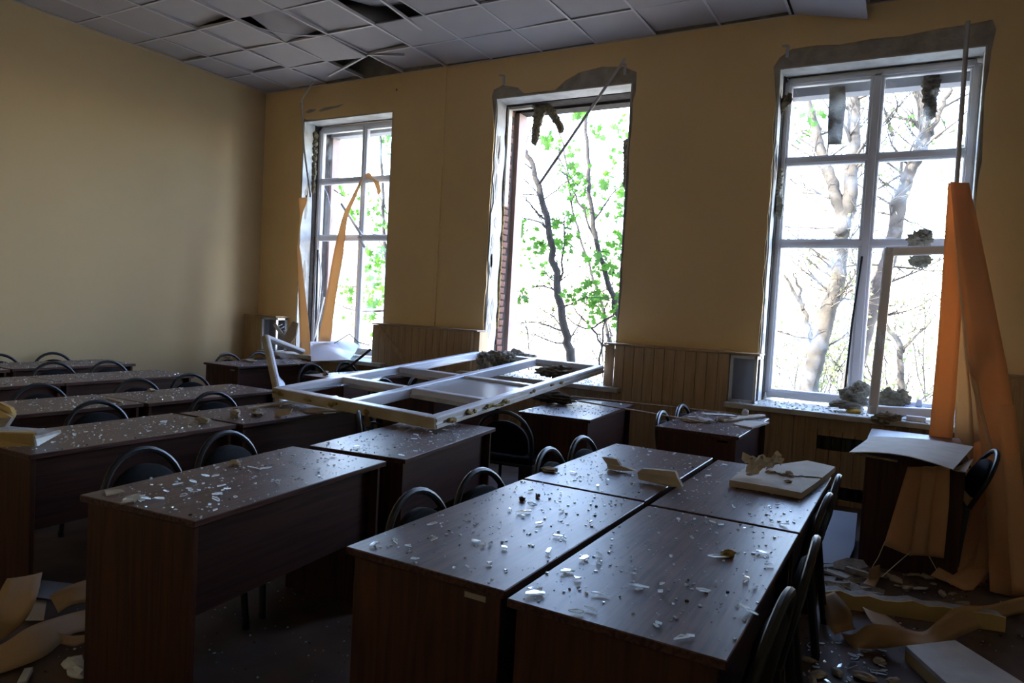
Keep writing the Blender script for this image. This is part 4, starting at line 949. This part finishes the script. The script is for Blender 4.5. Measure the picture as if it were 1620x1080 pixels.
FIX = dict(A1=[(840, 800, 2.4), (828, 811, 2.4), (883, 850, 1.4), (868, 873, 1.4), (752, 858, 1.6), (797, 868, 1.6), (770, 893, 1.5), (593, 862, 1.6), (651, 866, 1.7), (889, 808, 1.3), (815, 772, 1.5), (853, 829, 1.2), (686, 855, 1.2), (655, 886, 1.2)],
           A2=[(847, 941, 2.2), (846, 936, 2.0), (908, 917, 1.8), (924, 885, 2.2), (947, 890, 1.3), (949, 942, 1.5), (1010, 930, 1.8), (1045, 938, 1.4), (1112, 936, 1.6), (1135, 882, 2.3), (1185, 968, 2.3), (1205, 876, 1.9), (1218, 895, 1.6), (912, 970, 1.3), (934, 966, 1.2), (1076, 1012, 1.6), (893, 906, 1.3)],
           L1=[(405, 743, 2.0), (421, 742, 2.0), (340, 754, 1.7), (350, 770, 1.6), (345, 783, 1.6), (290, 785, 1.5), (306, 780, 1.5), (341, 791, 1.4), (253, 790, 1.6), (230, 790, 1.5), (262, 778, 1.4)])
for key, n in CNT.items():
    cx, cy, a = DESKS[key]; lab = 'clear glass shard lying on the '+NAMES[key]; g = 'glass shards on the '+NAMES[key]
    for (px, py, s) in FIX.get(key, []):
        p = at(px, py, z=TZ); shard(p.x, p.y, TZ, s*.66, lab, g, tilt=.16)
    for i in range(n-len(FIX.get(key, []))):
        u, v = rs.uniform(-.27, .27), rs.uniform(-.56, .56)
        if key == 'L1' and rs.random() < .5: v = rs.uniform(-.56, -.0)
        x, y = cx+u*math.cos(a)-v*math.sin(a), cy+u*math.sin(a)+v*math.cos(a)
        shard(x, y, TZ, rs.choice([.3, .35, .4, .5, .6, .7, .8]), lab, g, tilt=.15)
# crumbs too small and too many to count
def crumbs(name, spots, label, mt=('glass_grit', 'dirt'), zf=None):
    m = MB()
    for (x, y, z, s, k) in spots:
        a = rs.uniform(0, 2*PI); h = s*rs.uniform(.3, .6); tx, ty = rs.gauss(0, .25)*s, rs.gauss(0, .25)*s
        p = [V((x+math.cos(a+q)*s*rs.uniform(.6, 1), y+math.sin(a+q)*s*rs.uniform(.6, 1), z)) for q in (0, 2.1, 4.2)]
        t = [q+V((tx*.3, ty*.3, h+rs.uniform(0, .4)*h)) for q in p]
        m.add(p+t, [(2, 1, 0), (3, 4, 5), (0, 1, 4, 3), (1, 2, 5, 4), (2, 0, 3, 5)], k)
    return tag(m.build(name, list(mt)), label, 'glass crumbs', None, 'stuff')
sp_ = []
for key, (cx, cy, a) in DESKS.items():
    if key == 'Rr': continue
    for i in range(430 if key[0] != 'A' else 330):
        u, v = rs.uniform(-.295, .295), rs.uniform(-.585, .585); x, y = cx+u*math.cos(a)-v*math.sin(a), cy+u*math.sin(a)+v*math.cos(a)
        k = 1 if rs.random() < .07 else 0
        sp_.append((x, y, .7505, rs.choice([.0015, .002, .0025, .003, .004, .006, .008]), k))
crumbs('glass_crumbs', sp_, 'tiny glass crumbs and grit sprinkled over all the desk tops')
sp_ = []
for i in range(2600):
    x, y = rs.uniform(-3.4, 1.2), rs.uniform(.9, 5.2); sp_.append((x, y, 0, rs.choice([.003, .004, .006, .008]), 1 if rs.random() < .4 else 0))
crumbs('glass_crumbs', sp_, 'tiny glass crumbs and grit scattered over the dark floor')
sp_ = []
for i in range(900):
    w_ = rs.random(); x, y, z = (rs.uniform(-1.40, .15), rs.uniform(SILLY+.01, 7.2), .80) if w_ < .5 else (rs.uniform(-4.1, -2.6), rs.uniform(SILLY+.01, 7.3), .82)
    sp_.append((x, y, z, rs.choice([.004, .007, .010, .014]), rs.choice([0, 1, 1])))
crumbs('sill_rubble', sp_, 'pale glass and plaster crumbs strewn along the window sills', ('glass_grit', 'white_foam'))

# ------------------------------------------------------------------ floor debris on the right
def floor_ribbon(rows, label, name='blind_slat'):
    return tag(ribbon(rows_z(rows), name, None, 'blind_shaded', 5), label, 'blind slat')
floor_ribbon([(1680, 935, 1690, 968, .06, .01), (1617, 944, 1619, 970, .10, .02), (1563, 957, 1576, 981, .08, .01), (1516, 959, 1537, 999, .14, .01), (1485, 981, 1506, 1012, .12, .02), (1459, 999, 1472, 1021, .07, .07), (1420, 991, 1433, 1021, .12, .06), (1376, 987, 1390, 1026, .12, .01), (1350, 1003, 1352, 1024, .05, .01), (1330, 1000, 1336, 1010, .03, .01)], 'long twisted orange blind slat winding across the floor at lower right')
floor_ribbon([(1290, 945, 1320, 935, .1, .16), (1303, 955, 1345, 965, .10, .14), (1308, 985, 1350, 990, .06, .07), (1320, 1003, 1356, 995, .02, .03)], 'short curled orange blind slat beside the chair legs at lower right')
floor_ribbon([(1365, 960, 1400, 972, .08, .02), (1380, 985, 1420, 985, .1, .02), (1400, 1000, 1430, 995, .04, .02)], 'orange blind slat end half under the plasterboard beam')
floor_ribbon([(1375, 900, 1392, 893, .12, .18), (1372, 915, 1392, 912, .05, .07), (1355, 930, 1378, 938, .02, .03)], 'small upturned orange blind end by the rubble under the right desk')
bm_ = empty('plasterboard_beam', (.1, 4.4, 0)); tag(bm_, 'long broken plasterboard beam with yellow painted side lying on the right floor', 'plasterboard')
p, q = at(1304, 958, z=.0), at(1590, 1000, z=.0); dv = (q-p).normalized(); pn = V((-dv.y, dv.x, 0))
rr = random.Random(8); top = [p.lerp(q, i/12)+V((0, 0, .085+rr.uniform(-.012, .012))) for i in range(13)]
m = MB(); m.prism([p, q]+top[::-1], pn*.012); inp(m.build('painted_side', 'plasterboard_yellow', bm_), bm_)
m = MB(); m.prism([p+pn*.012, q+pn*.012]+[t+pn*.012-V((0, 0, .01)) for t in top[::-1]], pn*.10); inp(m.build('torn_body', 'torn_paper', bm_), bm_)
sb = empty('plasterboard_slab', (.4, 3.6, 0)); tag(sb, 'long flat plasterboard slab lying at the lower right corner of the floor', 'plasterboard')
pl = [at(a, b, z=.075) for a, b in ((1433, 1021), (1511, 1012), (1660, 1105), (1560, 1130), (1500, 1082))]
m = MB(); m.prism(pl, (0, 0, -.02)); inp(m.build('board_face', 'plasterboard_white', sb), sb)
m = MB(); m.prism([q-V((0, 0, .02)) for q in pl], (0, 0, -.052)); inp(m.build('board_core', 'plasterboard_yellow', sb), sb)
m = MB(); a_, b_, c_ = at(1283, 893, z=.02), at(1339, 897, z=.02), at(1356, 815, y=5.85); n_ = (b_-a_).cross(c_-a_)
def onpl(px, py):
    o, d = V((0, 0, EYE)), at(px, py, y=5)-V((0, 0, EYE)); return o+d*((a_-o).dot(n_)/d.dot(n_))
pl = [a_, b_, onpl(1351, 868), c_, onpl(1290, 806)]
m.prism(pl, (0, .004, .016)); put(m, 'ceiling_panel', 'bare_grey', 'pale ceiling panel leaning on the floor between the front block and right desk', 'panel')
rr = random.Random(31)
def shardlet(p, d, label, mt, group):
    n = rr.randint(4, 6); a0 = rr.uniform(0, 6.28); poly = []
    for i in range(n):
        a = a0+2*PI*(i+rr.uniform(-.25, .25))/n; poly.append(V((math.cos(a)*d[0]*rr.uniform(.75, 1.1), math.sin(a)*d[1]*rr.uniform(.75, 1.1), 0)))
    tl = Euler((rr.gauss(0, .22), rr.gauss(0, .16), rr.uniform(-.7, .7))).to_matrix()
    m = MB(); lo = min((tl @ q).z for q in poly); up = tl @ V((0, 0, d[2]))
    m.prism([p+tl @ q-V((0, 0, lo)) for q in poly], up); return put(m, 'plaster_chunk', mt, label, 'plaster', group)
for i in range(34):
    px, py = rr.uniform(1285, 1385), rr.uniform(897, 948); d = (rr.uniform(.04, .13), rr.uniform(.03, .07), rr.uniform(.012, .03)); p = at(px, py, z=.02)
    shardlet(V((p.x, p.y, rr.choice([0, 0, .015, .03]))), d, 'grey plaster slab in the rubble pile beneath the right window', 'torn_paper', 'rubble beneath the right window')
for i in range(22):
    px, py = rr.uniform(1395, 1560), rr.uniform(905, 960); d = (rr.uniform(.02, .06), rr.uniform(.015, .04), rr.uniform(.006, .015)); p = at(px, py, z=.01)
    shardlet(V((p.x, p.y, 0)), d, 'small plaster crumb strewn on the floor before the right desk', 'chunk', 'crumbs before the right desk')
for i, (px, py, s) in enumerate([(1279, 1043, .03), (1295, 1066, .045), (1325, 1063, .035), (1368, 1070, .05), (1392, 1045, .035), (1285, 1075, .03), (1254, 1066, .03), (1413, 1075, .03)]):
    p = at(px, py, z=.012); m = MB(); m.lump(p, (s, s*.6, s*.35), 500+i, .5, 1.6, 2, rotz(i)); put(m, 'plaster_chunk', 'chunk', 'tan plaster lump among the glass at the bottom right of the floor', 'plaster', 'lumps among the floor glass')
for i in range(44):
    if i < 2: px, py, s = [(1348, 1054, 2.0), (1392, 1066, 2.0)][i]
    else: px, py, s = rr.uniform(1262, 1400), rr.uniform(1015, 1080), rr.choice([.4, .5, .7, .9])
    p = at(px, py, z=0); shard(p.x, p.y, .002, s, 'mirror-bright glass shard on the floor right of the front block', 'glass shards on the right floor')

# ------------------------------------------------------------------ floor debris on the left
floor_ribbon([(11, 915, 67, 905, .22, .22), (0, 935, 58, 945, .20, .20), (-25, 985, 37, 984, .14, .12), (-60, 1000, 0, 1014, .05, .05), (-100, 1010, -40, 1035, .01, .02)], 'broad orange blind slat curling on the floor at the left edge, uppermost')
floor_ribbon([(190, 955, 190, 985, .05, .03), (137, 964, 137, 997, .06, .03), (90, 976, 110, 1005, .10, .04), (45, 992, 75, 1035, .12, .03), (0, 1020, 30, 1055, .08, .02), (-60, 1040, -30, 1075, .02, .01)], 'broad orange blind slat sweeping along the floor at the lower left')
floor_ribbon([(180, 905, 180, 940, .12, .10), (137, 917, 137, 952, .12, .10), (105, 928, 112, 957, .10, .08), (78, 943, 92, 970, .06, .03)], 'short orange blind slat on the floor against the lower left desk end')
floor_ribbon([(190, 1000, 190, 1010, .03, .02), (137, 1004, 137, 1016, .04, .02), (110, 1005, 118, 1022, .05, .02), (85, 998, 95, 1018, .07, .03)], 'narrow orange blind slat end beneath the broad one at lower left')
m = MB(); m.prism([at(a, b, z=.03) for a, b in ((66, 918), (118, 924), (80, 948), (56, 945))], (0, 0, .003)); put(m, 'paper_sheet', 'bare_grey', 'grey paper sheet on the floor behind the left slats', 'paper')
m = MB(); m.prism([at(a, b, z=.015) for a, b in ((55, 948), (74, 950), (69, 982), (40, 982))], (0, 0, .003)); put(m, 'paper_sheet', 'hardboard', 'brownish paper sheet between the left floor slats', 'paper')
for i, (px, py, d) in enumerate([(120, 1050, (.06, .035, .025)), (122, 1062, (.065, .03, .02))]):
    m = MB(); m.lump(at(px, py, z=.02), d, 560+i, .4, 1.6, 2); put(m, 'plaster_chunk', 'white_plaster', ['white plaster lump by the lower left desk end, upper', 'white plaster lump by the lower left desk end, lower'][i], 'plaster')
m = MB(); m.cbox(at(40, 1070, z=.012), (.03, .11, .02), .002, rotz(.9)); put(m, 'plaster_strip', 'white_plaster', 'short white strip on the floor at the bottom left corner', 'plaster')

# ------------------------------------------------------------------ outdoors
GZ = -1.2
m = MB(); m.b2(-90, 60, YO+.3, 140, GZ-.3, GZ); tag(struct(m.build('ground', 'grass')))
rt = random.Random(17)
def star():
    pts = []
    for a, r in ((-90, .32), (-52, .62), (-30, .42), (0, .95), (22, .50), (52, .98), (72, .52), (90, 1.12), (108, .52), (128, .98), (158, .50), (180, .95), (210, .42), (232, .62)):
        pts.append((math.cos(R(a))*r, math.sin(R(a))*r, 0))
    return pts
def leaf_mesh(mt, s):
    m = MB(); pts = [V(p)*s for p in star()]
    for p in pts: p.z = -.25*abs(p.x)
    c = V((0, .1*s, 0)); vs = [c]+pts; n = len(pts)
    m.add(vs, [(0, 1+i, 1+(i+1) % n) for i in range(n)]); return m.mesh('leaf', mt)
LM = [leaf_mesh('leaf', s) for s in (.075, .095, .06)]
def add_leaf(p, parent, s=1):
    o = bpy.data.objects.new('leaf', rt.choice(LM)); COL.objects.link(o); o.parent = parent; o.location = p
    o.rotation_euler = (R(rt.uniform(20, 110)), rt.uniform(-.5, .5), rt.uniform(-PI, PI)); k = s*rt.uniform(.7, 1.25); o.scale = (k, k, k)
def twig(m, p, d, L, r, depth, tips, gn=0):
    pts = [V(p)]; d = V(d).normalized(); n = 5
    for i in range(n):
        d = (d+V((rt.gauss(0, .13), rt.gauss(0, .13), rt.gauss(gn, .10)))).normalized(); pts.append(pts[-1]+d*L/n)
    m.tube(pts, [r*(1-.7*i/n) for i in range(n+1)], 5)
    tips += pts[2:]
    if depth:
        for q in pts[1:]:
            if rt.random() < .75:
                dd = (d+V((rt.uniform(-1, 1), rt.uniform(-.6, .6), rt.uniform(-.5, .8)))).normalized(); twig(m, q, dd, L*rt.uniform(.35, .65), r*.5, depth-1, tips, gn)
def smooth_path(pts, sub=5, wob=.02):
    out = []; n = len(pts)
    for i in range(n-1):
        P = [pts[max(0, min(n-1, i+o))] for o in (-1, 0, 1, 2)]
        for k in range(sub):
            t = k/sub; p0, p1, p2, p3 = P
            out.append(.5*((2*p1)+(p2-p0)*t+(2*p0-5*p1+4*p2-p3)*t*t+(3*p1-p0-3*p2+p3)*t**3)+V((rt.gauss(0, wob), rt.gauss(0, wob), 0)))
    out.append(pts[-1]); return out
def tree(label, trunks, branches, Y, mt, leaves=0, lpos=None, twigs=0, tw_len=1.2, stuff=0, gn=.02):
    """trunks and branches: pixel paths (px, py) with start and end radius, standing at depth Y"""
    base = at(*trunks[0][0][0], y=Y); base.z = GZ
    r_ = empty('tree', base); tag(r_, label, 'tree'); tips = []
    inv = Matrix.Translation(-base)
    for k, (path, ra, rb) in enumerate(trunks+branches):
        pts = [at(a, b, y=Y) for a, b in path]
        if k == 0: pts = [V((pts[0].x+(pts[0].x-pts[1].x)*.3, Y, GZ-.05))]+pts
        pts = smooth_path(pts, 5, .012 if k < len(trunks) else .02); n = len(pts)
        m = MB(); m.tube(pts, [ra+(rb-ra)*i/(n-1) for i in range(n)], 9)
        nm = 'trunk' if k == 0 else 'bough'
        if twigs and True:
            for i in range(int(twigs*n/12)+1):
                q = pts[rt.randrange(n//4, n)]; twig(m, q, (rt.uniform(-1, 1), rt.uniform(-.5, .5), rt.uniform(-.1, .9)), tw_len*rt.uniform(.5, 1.1), max(.006, rb*.35), 2, tips, gn)
        o = m.build(nm, mt, r_, smooth=True); o.matrix_parent_inverse = inv
    lp = []
    for i in range(leaves):
        if lpos:
            a, b, s = rt.choice(lpos); q = at(a+rt.gauss(0, s), b+rt.gauss(0, s), y=Y+rt.gauss(0, .25))
        else: q = rt.choice(tips)+V((rt.gauss(0, .08),)*3)
        lp.append(q)
    for q in lp: add_leaf(q-base, r_)
    if stuff:
        m = MB()
        for i in range(stuff):
            q = rt.choice(tips)+V((rt.gauss(0, .12), rt.gauss(0, .12), rt.gauss(0, .12))); s = rt.uniform(.03, .06)
            u = V((rt.gauss(0, 1), rt.gauss(0, 1), rt.gauss(0, 1))).normalized(); w = u.cross(V((rt.gauss(0, 1), rt.gauss(0, 1), .3))).normalized()
            m.add([q-u*s, q+w*s*.6, q+u*s, q-w*s*.6], [(0, 1, 2, 3)])
        o = m.build('foliage', 'leaf_pale', r_); o.matrix_parent_inverse = inv; o['kind'] = 'stuff'
    return r_
tree('slender dark maple leaning up left outside the middle window, its left stem', [([(905, 590), (893, 520), (879, 430), (863, 340), (846, 270), (828, 236)], .075, .035)],
     [([(866, 352), (845, 330), (828, 310)], .018, .008), ([(870, 365), (850, 350), (826, 345)], .016, .006), ([(884, 470), (890, 400), (896, 340)], .022, .008), ([(880, 460), (850, 452), (816, 470)], .014, .005), ([(893, 525), (850, 510), (812, 512)], .014, .005), ([(858, 318), (882, 300), (905, 282)], .012, .005), ([(905, 560), (880, 505), (855, 490)], .012, .005)],
     9.6, 'bark_dark', 150, [(868, 222, 7), (850, 395, 10), (828, 365, 8), (895, 390, 12), (905, 350, 9), (920, 470, 8), (828, 470, 7), (850, 385, 8), (880, 350, 8), (820, 360, 6), (905, 470, 10)], twigs=6, tw_len=.8)
tree('slender maple with bright leaves outside the middle window, its right stem', [([(1000, 600), (978, 500), (960, 440), (945, 385), (934, 320), (930, 250), (924, 185), (918, 120)], .055, .022)],
     [([(945, 385), (925, 340), (905, 300), (880, 225)], .02, .008), ([(975, 495), (930, 520), (895, 500)], .018, .006), ([(940, 350), (965, 310), (985, 290)], .016, .006), ([(985, 560), (955, 545), (920, 500), (905, 480)], .02, .007), ([(950, 590), (955, 520), (960, 470)], .018, .007)],
     10.2, 'bark_dark', 300, [(935, 295, 12), (905, 295, 10), (975, 345, 12), (965, 290, 9), (935, 395, 13), (970, 440, 14), (960, 480, 14), (975, 415, 10), (930, 450, 9), (985, 320, 8), (920, 175, 8), (905, 270, 8), (945, 420, 10), (940, 500, 10), (975, 385, 9), (985, 470, 8), (870, 230, 8)], twigs=4, tw_len=.7)
tree('slender maple sapling standing further back between the two stems of the middle window', [([(985, 610), (965, 540), (950, 470), (925, 400), (905, 330), (897, 260), (880, 190)], .035, .012)],
     [([(950, 470), (975, 440), (990, 400)], .012, .005), ([(925, 400), (900, 385), (880, 350)], .012, .005)],
     11.5, 'bark_dark', 230, [(900, 300, 12), (925, 330, 12), (960, 400, 14), (975, 470, 14), (940, 480, 12), (985, 300, 8), (955, 330, 12), (970, 250, 10), (985, 200, 8), (900, 240, 10), (950, 210, 10), (835, 410, 10), (860, 440, 10), (985, 520, 10)], twigs=4, tw_len=.8)
tree('leafy young maple seen through the left window panes', [([(640, 620), (625, 520), (612, 420), (606, 330), (604, 250), (600, 190)], .05, .02)],
     [([(620, 490), (590, 492), (560, 490), (530, 480)], .022, .008), ([(612, 400), (590, 370), (570, 350)], .016, .006), ([(608, 330), (595, 300), (575, 300)], .014, .006)],
     9.8, 'bark_dark', 290, [(590, 430, 12), (600, 470, 12), (575, 500, 12), (603, 330, 8), (598, 350, 10), (590, 330, 10), (603, 400, 9), (595, 415, 10), (585, 400, 9), (600, 440, 10), (578, 470, 9), (600, 480, 9), (612, 230, 8), (610, 210, 7), (560, 340, 10), (570, 305, 8), (606, 360, 8), (548, 460, 9), (612, 450, 8), (540, 300, 8), (605, 535, 8)], twigs=3, tw_len=.5)
tree('thick forked tree outside the right window, the left one', [([(1272, 690), (1283, 600), (1292, 560), (1308, 500), (1322, 455), (1330, 400), (1333, 350), (1322, 310), (1305, 260), (1293, 215), (1280, 170), (1262, 100)], .17, .06)],
     [([(1331, 370), (1345, 320), (1350, 240), (1351, 160), (1352, 60)], .12, .09), ([(1286, 545), (1275, 500), (1262, 470), (1240, 435)], .045, .02), ([(1270, 490), (1262, 450), (1255, 432)], .03, .012), ([(1318, 315), (1295, 308), (1270, 305)], .025, .01)],
     12.6, 'bark_dappled', 20, [(1270, 195, 10), (1285, 170, 10), (1268, 225, 8), (1290, 185, 8)], twigs=5, tw_len=1.2, stuff=260)
tree('thick leaning tree outside the right window, the right one', [([(1325, 690), (1345, 610), (1362, 545), (1378, 490), (1398, 430), (1412, 385), (1420, 335), (1432, 290), (1452, 245), (1465, 205), (1455, 150), (1440, 90)], .17, .07)],
     [([(1420, 335), (1428, 290), (1425, 250)], .05, .02), ([(1462, 215), (1480, 190), (1500, 150), (1520, 120)], .05, .02), ([(1470, 205), (1450, 240), (1478, 245)], .07, .05), ([(1445, 265), (1410, 285), (1375, 310)], .03, .01), ([(1390, 335), (1440, 350), (1480, 370)], .02, .008), ([(1412, 215), (1400, 180), (1392, 160)], .03, .012)],
     13.4, 'bark_dappled', 10, [(1440, 200, 20)], twigs=5, tw_len=1.2, stuff=220)
tree('thin crooked tree seen through the glass of the opened sash', [([(1440, 700), (1432, 640), (1424, 590), (1422, 545), (1405, 520), (1395, 490)], .09, .03)], [([(1424, 560), (1450, 530), (1480, 500)], .03, .01)], 15, 'bark_dappled', 0, None, twigs=5, tw_len=1.2, stuff=120)
# shrubs beyond
def shrub(label, px, py, Y, w, h, n, leaves, mt='bark_dark'):
    c = at(px, py, y=Y); r_ = empty('shrub', (c.x, Y, GZ)); tag(r_, label, 'shrub'); m = MB(); tips = []
    for i in range(n):
        x = rt.uniform(-w, w); twig(m, V((x*.5, rt.uniform(-.8, .8), 0)), (x/w*.6, rt.uniform(-.3, .3), 1), h*rt.uniform(.6, 1.1), .022, 2, tips)
    m.build('stems', mt, r_); m = MB()
    for i in range(leaves):
        q = rt.choice(tips)+V((rt.gauss(0, .15), rt.gauss(0, .15), rt.gauss(0, .15))); s = rt.uniform(.03, .065)
        u = V((rt.gauss(0, 1), rt.gauss(0, 1), rt.gauss(0, 1))).normalized(); v = u.cross(V((rt.gauss(0, 1), rt.gauss(0, 1), .3))).normalized()
        m.add([q-u*s, q+v*s*.6, q+u*s, q-v*s*.6], [(0, 1, 2, 3)])
    o = m.build('foliage', 'leaf_pale', r_); o['kind'] = 'stuff'; return r_
shrub('pale bushy shrub low outside the right window, left of the thick trunk', 1250, 560, 17, 1.6, 3.0, 9, 900)
shrub('pale bushy shrub low outside the right window, between the trunks', 1330, 560, 18, 1.6, 2.8, 9, 900)
shrub('pale bushy shrub seen low through the opened sash', 1430, 560, 18, 1.8, 3.0, 9, 900)
shrub('pale bushy shrub near the right end of the right window', 1490, 520, 17, 1.5, 3.6, 9, 900)
shrub('sparse twiggy shrub low outside the middle window, left side', 830, 520, 13, 1.1, 3.4, 11, 260)
shrub('sparse twiggy shrub low outside the middle window, right side', 945, 520, 13.5, 1.3, 3.2, 11, 320)
# far house beyond the left window
hs = empty('house', (-40, 48, GZ)); tag(hs, 'distant pale house with a grey roof beyond the left window', 'house')
m = MB(); m.b2(-14, 3, -3, 5, 0, 4.0); m.build('wall', 'pale_wall', hs)
m = MB(); m.prism([(-14.6, -3.6, 3.9), (-14.6, 5.6, 3.9), (-14.6, 1, 7.4)], (18.2, 0, 0)); m.build('roof', 'roof_slate', hs)
for x in (-11, -7, -3, 0): m = MB(); m.b2(x-.6, x+.6, -3.04, -2.9, 1.2, 2.8); m.build('window', 'dark_pane', hs)
